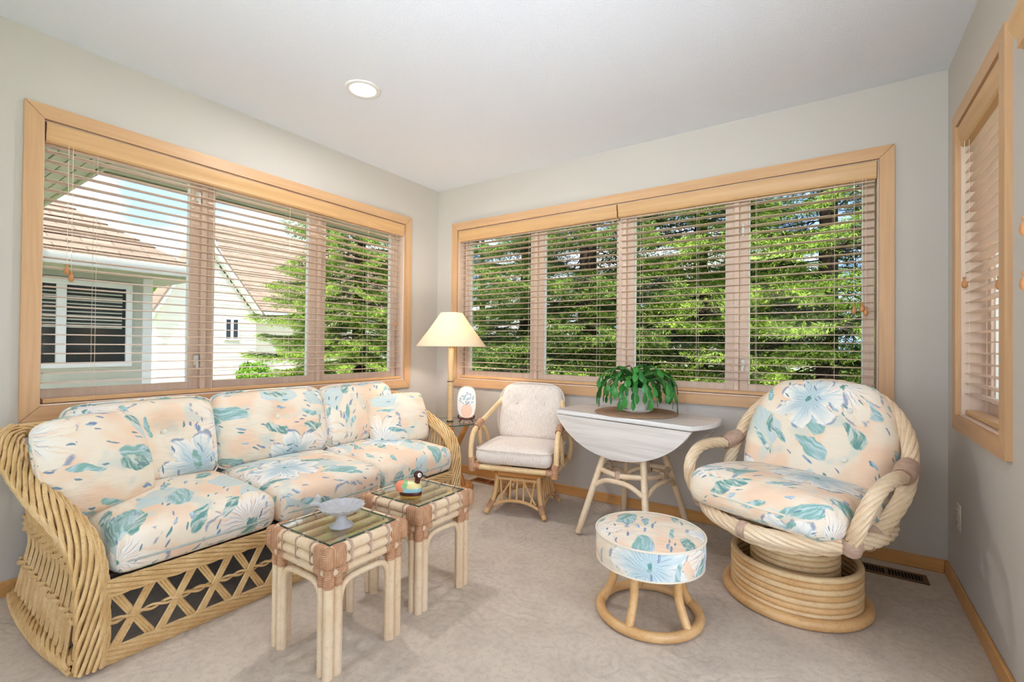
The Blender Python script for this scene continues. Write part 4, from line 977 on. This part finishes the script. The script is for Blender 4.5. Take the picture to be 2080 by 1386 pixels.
# ------------------------------------------------------------------ dish and duck
def dish():
    z = .4285; root = thing('pewter_dish', 'grey metal shell-edged pedestal dish with a small bird on its rim', 'dish', (1.440, -2.008, z)); root.scale = (.66, .66, .70)
    sc = lambda a, i: 1 + (.035 * math.cos(a * 22) if i >= 2 else 0)
    MB().lathe([(0, 0), (.058, 0), (.062, .006), (.056, .012), (.036, .022), (.027, .036), (.024, .050), (.029, .062), (.042, .068)], 44, wob=lambda a, i: 1 + (.03 * math.cos(a * 16) if 1 <= i <= 3 else 0)).build('pedestal', 'pewter', root)
    MB().lathe([(0, .064), (.035, .067), (.075, .078), (.105, .096), (.116, .108), (.112, .109), (.098, .099), (.070, .085), (.03, .074), (0, .072)], 132, wob=lambda a, i: 1 + (.09 * abs(math.cos(a * 8)) - .03 if 2 <= i <= 7 else 0)).build('bowl', 'pewter', root)
    b = MB(); P = [(-.078, .09, .112), (-.088, .092, .122), (-.105, .095, .130), (-.120, .098, .127), (-.128, .10, .12)]
    P = [(-.060, -.078, .112), (-.070, -.090, .122), (-.082, -.102, .128), (-.094, -.114, .124), (-.10, -.122, .116)]
    b.tube(spline(P, 4), [.004 + .009 * math.sin(PI * (i + .5) / 17) for i in range(17)], 8); bird = b.build('bird', 'pewter', root)
    for s_ in (-1, 1):
        w_ = MB(); d = Vector((.74, -.67, 0)) * s_; c = Vector((-.078, -.098, .13)); pts = [c, c + d * .016 + Vector((-.012, -.014, .016)), c + d * .024 + Vector((0, 0, .036)), c + d * .012 + Vector((.012, .014, .022))]
        nrm = Vector((.5, .6, .2)).normalized() * .0025; w_.add([p for p in pts] + [p + nrm for p in pts], [(0, 1, 2, 3), (7, 6, 5, 4)] + [(i, (i + 1) % 4, 4 + (i + 1) % 4, 4 + i) for i in range(4)]); w_.build('wing', 'pewter', bird, smooth=False)
dish()
def duck():
    z = .4285; root = thing('painted_duck_box', 'small painted duck figurine with brown head and colourful body', 'figurine', (1.398, -1.636, z), math.radians(28))
    plain('duck_brown', srgb(72, 34, 24), .25, var=.2); plain('duck_gold', srgb(176, 134, 56), .35, var=.2); plain('duck_white', srgb(240, 236, 228), .3)
    t = NT('duck_body'); o = t.tc(); sp = t.n('SeparateXYZ', {0: o}); x, zz = sp.outputs[0], sp.outputs[2]; n = t.noise(o, 70, 2)
    xx = t.math('ADD', x, t.math('MULTIPLY', t.math('SUBTRACT', n.outputs[0], .5), .03))
    col = t.mix(t.step(xx, -.03, -.024), srgb(236, 140, 104), srgb(120, 176, 120)); col = t.mix(t.step(xx, -.012, -.006), col, srgb(222, 206, 140))
    z2 = t.math('ADD', zz, t.math('MULTIPLY', t.math('SUBTRACT', n.outputs[0], .5), .012)); col = t.mix(t.math('MULTIPLY', t.step(z2, .043, .038), t.step(xx, -.022, -.016)), col, srgb(150, 192, 200)); t.set(col=col, rough=.25); M['duck_body'] = t.m
    def oval(prof, nm, mat, par=root, sx=1., sy=.62, off=(0, 0, 0)):
        mb = MB().lathe(prof, 28); mb.v = [(v[0] * sx + off[0], v[1] * sy + off[1], v[2] + off[2]) for v in mb.v]; return mb.build(nm, mat, par)
    oval([(0, 0), (.044, 0), (.047, .004), (.047, .009)], 'base', 'duck_gold'); oval([(.0475, .009), (.0485, .014), (.048, .022), (.0475, .024)], 'band', 'duck_brown')
    b = MB().lathe([(.047, .024), (.050, .032), (.049, .044), (.042, .056), (.028, .064), (0, .067)], 28)
    b.v = [(v[0] * (1.32 if v[0] < 0 else 1.) + 0, v[1] * .62, v[2] + (.012 * (-v[0] / .05) ** 2 if v[0] < 0 else 0) * (v[2] > .03)) for v in b.v]; b.build('body', 'duck_body', root)
    MB().tube(spline([(.026, 0, .056), (.030, 0, .070), (.031, 0, .082)], 4), [.013, .0125, .012, .0118, .0115, .0115, .012, .0125, .013][:9], 12).build('neck', 'duck_brown', root)
    def ball(c, r, nm, mat, sc=(1, 1, 1)):
        mb = MB().lathe([(r * math.sin(PI * i / 10), -r * math.cos(PI * i / 10)) for i in range(11)], 16); mb.v = [(v[0] * sc[0] + c[0], v[1] * sc[1] + c[1], v[2] * sc[2] + c[2]) for v in mb.v]; return mb.build(nm, mat, root)
    ball((.033, 0, .094), .018, 'head', 'duck_brown', (1.15, .9, 1))
    for s_ in (-1, 1): ball((.040, s_ * .0085, .095), .0105, 'cheek', 'duck_white', (.95, .8, 1.0)); ball((.0455, s_ * .0150, .098), .0026, 'eye', 'black')
    MB().tube([(.050, 0, .092), (.062, 0, .090), (.070, 0, .088)], [.006, .005, .002], 8, flat=.6).build('bill', 'dark_metal', root)
duck()

# ------------------------------------------------------------------ outlets and floor registers
def outlet(label, loc, axis, mat, wide=.07, high=.115):
    root = thing('wall_outlet', label, 'outlet', loc, {'x': -PI / 2, 'y': 0}[axis], 'wall outlets')       # local: plate in xz, faces -y
    mb = MB(); mb.box(-wide / 2, wide / 2, -.006, 0, -high / 2, high / 2, .003); mb.build('cover_plate', mat, root)
    for z in (-.024, .024):
        mb = MB(); mb.box(-.016, .016, -.009, -.006, z - .014, z + .014, .002); s = mb.build('socket', mat, root)
        for x in (-.006, .006): MB().box(x - .0012, x + .0012, -.0095, -.009, z - .004, z + .005).build('slot', 'black', s)
outlet('cream electrical outlet on the right wall', (W, -.25, .345), 'x', 'ivory'); outlet('tan wooden outlet plate on the wall behind the linen chair', (.925, 0, .355), 'y', 'baseboard')
def register(label, x0, x1, y0, y1, mat, n):
    root = thing('floor_register', label, 'floor vent', ((x0 + x1) / 2, (y0 + y1) / 2, 0), 0, 'floor registers'); hx, hy = (x1 - x0) / 2, (y1 - y0) / 2
    MB().box(-hx + .005, hx - .005, -hy + .005, hy - .005, 0, .001).build('duct', 'black', root)
    mb = MB()
    for a in ((-hx, hx, -hy, -hy + .018), (-hx, hx, hy - .018, hy), (-hx, -hx + .02, -hy + .018, hy - .018), (hx - .02, hx, -hy + .018, hy - .018), (-.004, .004, -hy + .018, hy - .018)): mb.box(*a, 0, .006, .0015)
    mb.build('frame', mat, root); mb = MB(); mb.box(-.0016, .0016, -hy + .018, hy - .018, .001, .005); lm = mb.mesh('louver')
    for i in range(n): o = obj('louver', lm, mat, root); o.location = (-hx + .02 + (2 * hx - .04) * (i + .5) / n, 0, 0)
register('bronze floor register beside the round chair', 2.955, 3.262, -.205, -.10, 'vent_bronze', 22); register('brown floor register beside the swivel armchair', .515, .825, -.155, -.048, 'vent_wood', 22)

# ------------------------------------------------------------------ outdoors
GZ0 = -.25
m = MB(); m.box(-70, 70, -30, 90, GZ0 - .2, GZ0); struct(m.build('ground', 'lawn', smooth=False), 'green lawn around the house')
m = MB(); m.box(-70, 70, 15.5, 20.5, GZ0, GZ0 + .02); struct(m.build('road', 'pale_ground', smooth=False), 'pale grey road beyond the spruces')
m = MB(); m.box(-11.9, -8.6, 1.0, 9.5, GZ0, GZ0 + .03); struct(m.build('mulch_bed', 'mulch', smooth=False), 'wood chip bed in front of the white house')
m = MB(); m.box(-8.4, -.2, -6, 1.6, GZ0, GZ0 + .03); struct(m.build('bounce_ground_left', 'pale_ground', smooth=False), 'pale ground added outside the left window to reflect light indoors')  # unseen below the sill; added to bounce light in without a green tint
m = MB(); m.box(3.6, 9, -6, 3.0, GZ0, GZ0 + .03); struct(m.build('bounce_ground_right', 'pale_ground', smooth=False), 'pale ground added outside the right wall to reflect light indoors')  # added out of view as a reflector for the right window
m = MB(); m.box(-1.0, 3.5, .35, 3.6, GZ0, GZ0 + .03); struct(m.build('mulch_bed_back', 'mulch', smooth=False), 'needle-strewn ground below the spruces, paled to reflect light indoors')  # colour paled to bounce daylight up through the back window
# roof slab added to keep the sun out, and our own eaves
SZ = 2.14
m = MB(); m.box(-.84, W + .95, -9.5, .75, 2.60, 2.66); struct(m.build('roof', 'shingle', smooth=False), 'unseen roof slab added over the sunroom to block the sun')
def soffit(name, label, x0, x1, y0, y1, along):
    root = struct(bpy.data.objects.new(name, None), label); COL.objects.link(root)
    n = 9
    for i in range(n):
        mb = MB()
        if along == 'y': a, b = x0 + (x1 - x0) * i / n, x0 + (x1 - x0) * (i + 1) / n; mb.box(a + .002, b - .002, y0, y1, SZ, SZ + .012, .004)
        else: a, b = y0 + (y1 - y0) * i / n, y0 + (y1 - y0) * (i + 1) / n; mb.box(x0, x1, a + .002, b - .002, SZ, SZ + .012, .004)
        mb.build('soffit_panel', 'soffit', root)
    mb = MB(); mb.box(x0, x1, y0, y1, SZ + .014, SZ + .03); mb.build('soffit_backing', 'dark_under', root)
    mb = MB(); e = .02
    if along == 'y': mb.box(x0 - e, x0, y0, y1, SZ - .02, SZ + .19, .003)
    else: mb.box(x0, x1, y1, y1 + e, SZ - .02, SZ + .19, .003)
    mb.build('fascia', 'soffit', root)
soffit('eave_left', 'grey-green vented soffit above the left window', -.86, -.165, -2.12, .8, 'y')
soffit('eave_wing', 'grey-green soffit of the adjoining wing', -3.4, -.165, -2.75, -2.12, 'x')

def lap_wall(root, X, y0, y1, z0, z1, step, mat, holes=(), name='siding_board', top=None):
    """lap siding on a wall facing +x; each course one board (split around openings)"""
    z = z0
    while z < z1 - .005:
        zt = min(z + step, z1); segs = [(y0, y1)]
        if top:
            zz = (z + zt) / 2; l, r = top(zz)
            if l >= r: break
            segs = [(max(y0, l), min(y1, r))]
        for (ha, hb_, hz0, hz1) in holes:
            if zt > hz0 + .01 and z < hz1 - .01:
                ns = []
                for a, b in segs:
                    if hb_ <= a or ha >= b: ns.append((a, b)); continue
                    if ha > a: ns.append((a, ha))
                    if hb_ < b: ns.append((hb_, b))
                segs = ns
        for a, b in segs:
            if b - a < .01: continue
            mb = MB(); mb.add([(X + .014, a, z), (X + .014, b, z), (X + .002, b, zt), (X + .002, a, zt), (X - .01, a, z), (X - .01, b, z), (X - .01, b, zt), (X - .01, a, zt)],
                              [(0, 1, 2, 3), (5, 4, 7, 6), (0, 4, 5, 1), (3, 2, 6, 7), (0, 3, 7, 4), (1, 5, 6, 2)]); mb.build(name, mat, root, smooth=False)
        z = zt
def roof_plane(root, quad, mat='shingle', courses=14, name='shingle_course'):
    """quad: eave a, eave b, ridge b, ridge a; overlapping courses"""
    a, b, c, d = [Vector(p) for p in quad]; nrm = (b - a).cross(d - a).normalized()
    if nrm.z < 0: nrm = -nrm
    L = (d - a).length
    for i in range(courses):
        t0, t1 = i / courses, (i + 1.12) / courses
        P = [a.lerp(d, t0), b.lerp(c, t0), b.lerp(c, min(t1, 1)), a.lerp(d, min(t1, 1))]
        off = nrm * .018; mb = MB(); w0 = (P[1] - P[0]).length
        uv = ((P[0].y, t0 * L), (P[1].y, t0 * L), (P[2].y, t1 * L), (P[3].y, t1 * L))
        mb.add([P[0] + off, P[1] + off, P[2], P[3], P[0], P[1], P[2] - off * .5, P[3] - off * .5], [(0, 1, 2, 3), (0, 4, 5, 1), (4, 7, 6, 5), (3, 2, 6, 7), (0, 3, 7, 4), (1, 5, 6, 2)], [uv] * 6)
        mb.build(name, mat, root, smooth=False)
def house_window(root, X, y0, y1, z0, z1, ndiv=1, fr=.055, blinds=False):
    mb = MB(); x0, x1 = X, X + .04
    mb.box(x0, x1, y0 - fr, y1 + fr, z1, z1 + fr, .004); mb.box(x0, x1 + .01, y0 - fr, y1 + fr, z0 - fr, z0, .004); mb.box(x0, x1, y0 - fr, y0, z0, z1, .004); mb.box(x0, x1, y1, y1 + fr, z0, z1, .004)
    for k in range(1, ndiv): yy = y0 + (y1 - y0) * k / ndiv; mb.box(x0, x1, yy - fr * .7, yy + fr * .7, z0, z1, .004)
    f = mb.build('window', 'trim_white', root)
    for k in range(ndiv):
        a, b = y0 + (y1 - y0) * k / ndiv, y0 + (y1 - y0) * (k + 1) / ndiv; mb = MB(); mb.box(X + .004, X + .010, a, b, z0, z1); mb.build('pane', 'dark_glass', f, smooth=False)
        if blinds:
            mb = MB(); n = int((z1 - z0) / .04)
            for i in range(n // 2, n): mb.box(X + .0105, X + .013, a + .03, b - .03, z0 + i * .04, z0 + i * .04 + .014)
            stuff(mb.build('blind_slats', 'siding_grey', f, smooth=False))
def near_house():
    X = -3.6; root = thing('grey_house', 'grey-sided house wing with a shingled roof outside the left window', 'house')
    y1 = -.93; wz0, wz1 = .86, 1.66
    lap_wall(root, X, -4.2, y1 - .09, GZ0, 1.80, .105, 'siding_grey', ((-2.29, -1.115, wz0 - .06, wz1 + .06),))
    house_window(root, X, -2.23, -1.175, wz0, wz1, 2, .055, True)
    mb = MB(); mb.box(X - .3, X + .025, y1 - .09, y1, GZ0, 1.80, .004); mb.build('corner_board', 'trim_white', root)
    mb = MB(); mb.box(X - 6, X - .01, -4.2, y1 - .012, GZ0, 1.80); mb.build('wall', 'siding_grey', root, smooth=False)
    mb = MB(); mb.box(X - 6, X + .32, -4.2, y1 + .34, 1.80, 1.83); mb.build('soffit', 'soffit', root, smooth=False)
    mb = MB(); prof = [(X + .32, 1.83), (X + .41, 1.83), (X + .435, 1.87), (X + .44, 1.93), (X + .425, 1.93), (X + .415, 1.88), (X + .32, 1.85)]; mb.prism(prof, 'y', -4.2, y1 + .36); mb.build('gutter', 'trim_white', root, True, 30)
    E0 = 1.91; rise = .60; top = 3.2
    run = (top - E0) / rise; xe, ye = X + .40, y1 + .36
    roof_plane(root, [(xe, -5.0, E0), (xe, ye, E0), (xe - run, ye - run * .75, top), (xe - run, -5.0, top)], courses=15)
    roof_plane(root, [(xe, ye, E0), (xe - 2 * run, ye, E0), (xe - run, ye - run * .75, top), (xe - run, ye - run * .75 - .01, top)], courses=15)
    rebase(root, (X, -2.5, GZ0))
near_house()
def white_house():
    X = -12.0; root = thing('white_house', 'white-sided house with a front gable behind the shrubs', 'house')
    yl, yr, ya, ez, az = 1.95, 4.55, 3.02, 1.9, 3.92
    top = lambda z: (yl, yr) if z < ez else (yl + (ya - yl) * (z - ez) / (az - ez), yr - (yr - ya) * (z - ez) / (az - ez))
    lap_wall(root, X, yl, yr, GZ0, az - .05, .13, 'siding_white', ((3.62, 4.06, 1.14, 1.83),), top=top)
    house_window(root, X, 3.67, 4.01, 1.2, 1.77, 2, .05)
    mb = MB(); mb.prism([(yl, GZ0), (yr, GZ0), (yr, ez), (ya, az), (yl, ez)], 'x', X - 1.2, X - .012); mb.build('gable_wall', 'siding_white', root, smooth=False)
    for (a, b) in (((yl - .18, 1.70), (ya, az + .06)), ((yr + .22, 1.66), (ya, az + .06))):
        mb = MB(); A, B = Vector((0, *a)), Vector((0, *b)); n = Vector((0, 0, 1)); h = .16
        mb.add([(X + .25, a[0], a[1]), (X + .25, b[0], b[1]), (X + .25, b[0], b[1] + h), (X + .25, a[0], a[1] + h), (X + .0, a[0], a[1]), (X + .0, b[0], b[1]), (X + .0, b[0], b[1] + h), (X + .0, a[0], a[1] + h)], [(0, 1, 2, 3), (5, 4, 7, 6), (0, 4, 5, 1), (3, 2, 6, 7), (0, 3, 7, 4), (1, 5, 6, 2)]); mb.build('rake_board', 'trim_white', root, smooth=False)
        mb = MB(); mb.add([(X + .27, a[0], a[1] + h), (X + .27, b[0], b[1] + h), (X + .27, b[0], b[1] + h + .05), (X + .27, a[0], a[1] + h + .05), (X - .6, a[0], a[1] + h), (X - .6, b[0], b[1] + h), (X - .6, b[0], b[1] + h + .05), (X - .6, a[0], a[1] + h + .05)], [(0, 1, 2, 3), (5, 4, 7, 6), (0, 4, 5, 1), (3, 2, 6, 7), (0, 3, 7, 4), (1, 5, 6, 2)], [((0, 0), (3, 0), (3, .05), (0, .05))] * 6); mb.build('gable_roof', 'shingle', root, smooth=False)
    # main body behind with the large roof
    mb = MB(); mb.box(X - 6, X - .7, 4.7, 13, GZ0, 2.0); mb.build('wall', 'siding_white', root, smooth=False)
    mb = MB(); mb.box(X - .7, X - .25, 4.6, 13.2, 1.95, 2.1, .01); mb.build('gutter', 'trim_white', root)
    roof_plane(root, [(X - .25, 4.6, 2.1), (X - .25, 13.2, 2.1), (X - 3.6, 13.2, 5.35), (X - 3.6, 4.6, 5.35)], courses=18)
    rebase(root, (X, 3.2, GZ0))
white_house()

# ---- spruces
def spruce_branch(seed, name):
    """one drooping bough about 1 m long along +x, with side twigs covered in needles; vertex attribute tip marks the fresh growth"""
    r = np.random.default_rng(seed); V = []; Fc = []; tip = []
    def needles(p0, p1, n, fresh0, fresh1, ln, wd):
        p0 = np.array(p0); p1 = np.array(p1); d = p1 - p0; L = np.linalg.norm(d)
        if L < 1e-6: return
        d = d / L; a = np.cross(d, [0, 0, 1.]); a = a / (np.linalg.norm(a) + 1e-9); b = np.cross(d, a)
        t = (np.arange(n) + r.random(n)) / n; ph = r.random(n) * 2 * np.pi
        o = p0 + np.outer(t * L, d); out = (np.outer(np.cos(ph), a) + np.outer(np.sin(ph), b)) * .75 + d * .75
        out = out / np.linalg.norm(out, axis=1)[:, None]; l = ln * r.uniform(.7, 1.15, n); tp_ = o + out * l[:, None]
        sd = np.cross(out, r.normal(size=(n, 3))); sd = sd / (np.linalg.norm(sd, axis=1)[:, None] + 1e-9) * wd
        base = len(V) and sum(len(v) for v in V); pts = np.stack([o - sd, o + sd, tp_], 1).reshape(-1, 3); k = sum(len(v) for v in V)
        V.append(pts); Fc.append(np.arange(3 * n).reshape(-1, 3) + k)
        fr = fresh0 + (fresh1 - fresh0) * t; fr = np.clip(fr + r.normal(size=n) * .12, 0, 1); tip.append(np.repeat(fr, 3))
    def stemtube(p0, p1, w):
        p0 = np.array(p0); p1 = np.array(p1); d = p1 - p0; a = np.cross(d, [0, 0, 1.]); a = a / (np.linalg.norm(a) + 1e-9) * w; b = np.array([0, 0, w])
        k = sum(len(v) for v in V); V.append(np.array([p0 - a, p0 + a, p0 + b, p1 - a * .6, p1 + a * .6, p1 + b * .6])); tip.append(np.full(6, -1.))
        Fc.append(np.array([(0, 1, 4), (0, 4, 3), (1, 2, 5), (1, 5, 4), (2, 0, 3), (2, 3, 5)]) + k)
    stem = lambda t: np.array([t, .03 * np.sin(3 * t + seed), -.10 * t - .10 * t * t + .12 * t ** 4])
    for i in range(10): stemtube(stem(i / 10), stem((i + 1) / 10), .012 * (1 - .7 * i / 10))
    for i in range(5, 10): needles(stem(i / 10), stem((i + 1) / 10), 26, .1 + .5 * (i > 8), .3 + .6 * (i > 8), .032, .0022)
    for i in range(2, 20):
        t = i / 20.; p = stem(t)
        for s_ in (-1, 1):
            L = (.46 * (1 - t) + .13) * r.uniform(.75, 1.1); ang = r.uniform(.75, 1.05)
            d = np.array([np.cos(ang), s_ * np.sin(ang), -.18 + r.normal() * .10]); q = p + d * L + np.array([0, 0, -.08 * L]); m_ = p + d * L * .5
            stemtube(p, m_, .004); stemtube(m_, q, .003); needles(p + d * L * .25, m_, int(40 * L * 2), .0, .1, .03, .0022); needles(m_, q, int(46 * L * 2), .25, 1.0, .03, .0024)
            for j in range(1, 5):
                f = .28 + .16 * j; c = p + d * L * f
                for u in (-1, 1):
                    l2 = L * (1 - f) * .75 + .03; an = np.arctan2(d[1], d[0]) + u * .8; d2 = np.array([np.cos(an), np.sin(an), -.30 + r.normal() * .12]); needles(c, c + d2 * l2, max(8, int(60 * l2 * 2)), .15, 1.0, .026, .0024)
    v = np.concatenate(V); f = np.concatenate(Fc); me = bpy.data.meshes.new(name); me.vertices.add(len(v)); me.vertices.foreach_set('co', v.ravel()); me.loops.add(len(f) * 3); me.loops.foreach_set('vertex_index', f.ravel())
    me.polygons.add(len(f)); me.polygons.foreach_set('loop_start', np.arange(len(f)) * 3); me.polygons.foreach_set('loop_total', np.full(len(f), 3)); at = me.attributes.new('tip', 'FLOAT', 'POINT'); tp = np.concatenate(tip); at.data.foreach_set('value', np.clip(tp, 0, 1))
    mi = (tp[f[:, 0]] < 0).astype(np.int32); me.materials.append(M['spruce']); me.materials.append(M['bark']); me.polygons.foreach_set('material_index', mi); me.update(); return me
BR = [spruce_branch(s, 'branch') for s in (1, 2, 3)]
BRD = []
for b_ in BR: c_ = b_.copy(); c_.materials[0] = M['spruce_dark']; BRD.append(c_)
def spruce(label, loc, height, base_r, n, seed, z_lo=.15, dark=False, trunk=.13, bare=0.):
    root = thing('spruce_tree', label, 'tree', (loc[0], loc[1], GZ0), 0, 'spruces outside'); r = random.Random(seed)
    MB().tube([(0, 0, 0), (.02, .01, height * .4), (0, 0, height)], [trunk, trunk * .7, .01], 10).build('trunk', 'bark', root)
    for i in range(n):
        t = (i + .5) / n; t = t ** 1.12; z = z_lo + (height * .97 - z_lo) * t; L = base_r * (1 - (z / height)) ** .8 * r.uniform(.78, 1.1) + .12; a = i * 2.39996 + r.uniform(-.3, .3)
        o = obj('branch', r.choice(BRD if dark else BR), None, root); o.location = (0, 0, z); o.rotation_euler = (r.uniform(-.25, .25), r.uniform(-.08, .16) - .25 * t, a); o.scale = (L, L * r.uniform(.85, 1.1), L)
    return root
spruce('tall spruce with thick dark trunk behind the lamp side of the back window', (-.15, 3.4), 8.0, 2.3, 100, 1, .35, True, .17)
spruce('bright green spruce behind the plant in the back window', (1.35, 3.9), 7.0, 2.2, 110, 2, .15)
spruce('broad spruce right of centre in the back window', (2.85, 3.7), 7.5, 2.2, 110, 3, .45)
spruce('spruce at the far right of the back window', (4.6, 4.4), 8.0, 2.4, 80, 9, .2, True)
spruce('conical spruce at the corner end of the left window', (-3.82, 2.1), 7.6, 1.68, 210, 5, .0)
spruce('spruce behind the corner between the two windows', (-1.9, 4.4), 7.5, 2.2, 90, 6, .2, True)
spruce('distant spruce between the white house and the corner', (-6.2, 8.6), 7.0, 2.0, 70, 8, .1, True)

def bush(name, label, cat, loc, rx, ry, rz_, n, mat, ls=.035, seed=0, group=None, stem=None):
    root = thing(name, label, cat, loc, 0, group); r = np.random.default_rng(seed); d = r.normal(size=(n, 3)); d /= np.linalg.norm(d, axis=1)[:, None]; d[:, 2] = np.where(d[:, 2] < -.5, -d[:, 2], d[:, 2])
    lump = 1 + .10 * np.sin(d[:, 0] * 7 + seed) * np.sin(d[:, 1] * 6) + .05 * np.sin(d[:, 2] * 11); k = lump * r.uniform(.72, 1.02, n); c = d * k[:, None] * np.array([rx, ry, rz_]) + np.array([0, 0, rz_ * .85 + (stem or 0)])
    c[:, 2] = np.maximum(c[:, 2], ls * .6 + (stem or 0) * .6); nn = d + r.normal(size=(n, 3)) * .7; nn /= np.linalg.norm(nn, axis=1)[:, None]; a = np.cross(nn, r.normal(size=(n, 3))); a /= np.linalg.norm(a, axis=1)[:, None]; b = np.cross(nn, a)
    s = ls * r.uniform(.6, 1.2, n)[:, None]; v = np.stack([c - a * s, c - b * s * .55, c + a * s, c + b * s * .55], 1).reshape(-1, 3); f = np.arange(4 * n).reshape(-1, 4)
    me = bpy.data.meshes.new('foliage'); me.from_pydata(v.tolist(), [], f.tolist()); me.update(); stuff(obj('foliage', me, mat, root))
    MB().lathe([(rx * .10, 0), (rx * .08, rz_ * .8 + (stem or 0))], 8).build('trunk', 'bark', root)
    return root
bush('boxwood_shrub', 'loose bright green shrub at the foot of the white gable', 'shrub', (-11.1, 4.05, GZ0), .55, .45, .42, 2600, 'shrub', .045, 1, 'shrubs by the white house')
bush('boxwood_shrub', 'rounded clipped yellow-green shrub nearest the conical spruce', 'shrub', (-10.0, 4.85, GZ0), .70, .62, .33, 3600, 'hedge', .035, 2, 'shrubs by the white house')
bush('boxwood_shrub', 'small shrub half hidden behind the conical spruce', 'shrub', (-9.2, 6.7, GZ0), .6, .6, .33, 2600, 'hedge', .035, 3, 'shrubs by the white house')
bush('boxwood_shrub', 'yellowish shrub showing under the corner spruce boughs', 'shrub', (-7.9, 5.6, GZ0), .9, .8, .42, 3000, 'hedge', .04, 4, 'shrubs by the white house')
for k, (x, y, h, lab) in enumerate(((-16.2, 3.2, 4.6, 'leafy tree peeking out between the two house roofs'), (-9, 26, 5, 'pale leafy tree far across the road, farthest left'), (0, 24.5, 6, 'pale leafy tree far across the road behind the plant'), (8, 25, 5.5, 'pale leafy tree far across the road, farthest right'))):
    bush('leafy_tree', lab, 'tree', (x, y, GZ0), 2.2 if k else .9, 2.2 if k else .9, 2.0 if k else 1.2, 3500, 'far_leaf', .16, 20 + k, 'distant leafy trees', stem=h * .45)
def far_house():
    root = thing('distant_house', 'pale distant house glimpsed between the spruces of the back window', 'house')
    mb = MB(); mb.box(-7, 2.5, 30, 36, GZ0, 3.0); mb.build('wall', 'siding_white', root, smooth=False)
    mb = MB(); mb.prism([(29.4, 3.0), (36.6, 3.0), (33, 5.6)], 'x', -7.4, 2.9); mb.build('roof', 'shingle', root, smooth=False)
    for x in (-5.5, -3, -.5): mb = MB(); mb.box(x, x + 1.1, 29.95, 30.0, 1.0, 2.2); mb.build('window', 'dark_glass', root, smooth=False)
    mb = MB(); mb.box(.7, 1.7, 29.94, 30, GZ0, 2.0); mb.build('door', 'trim_white', root, smooth=False)
    rebase(root, (-2, 33, GZ0))
far_house()
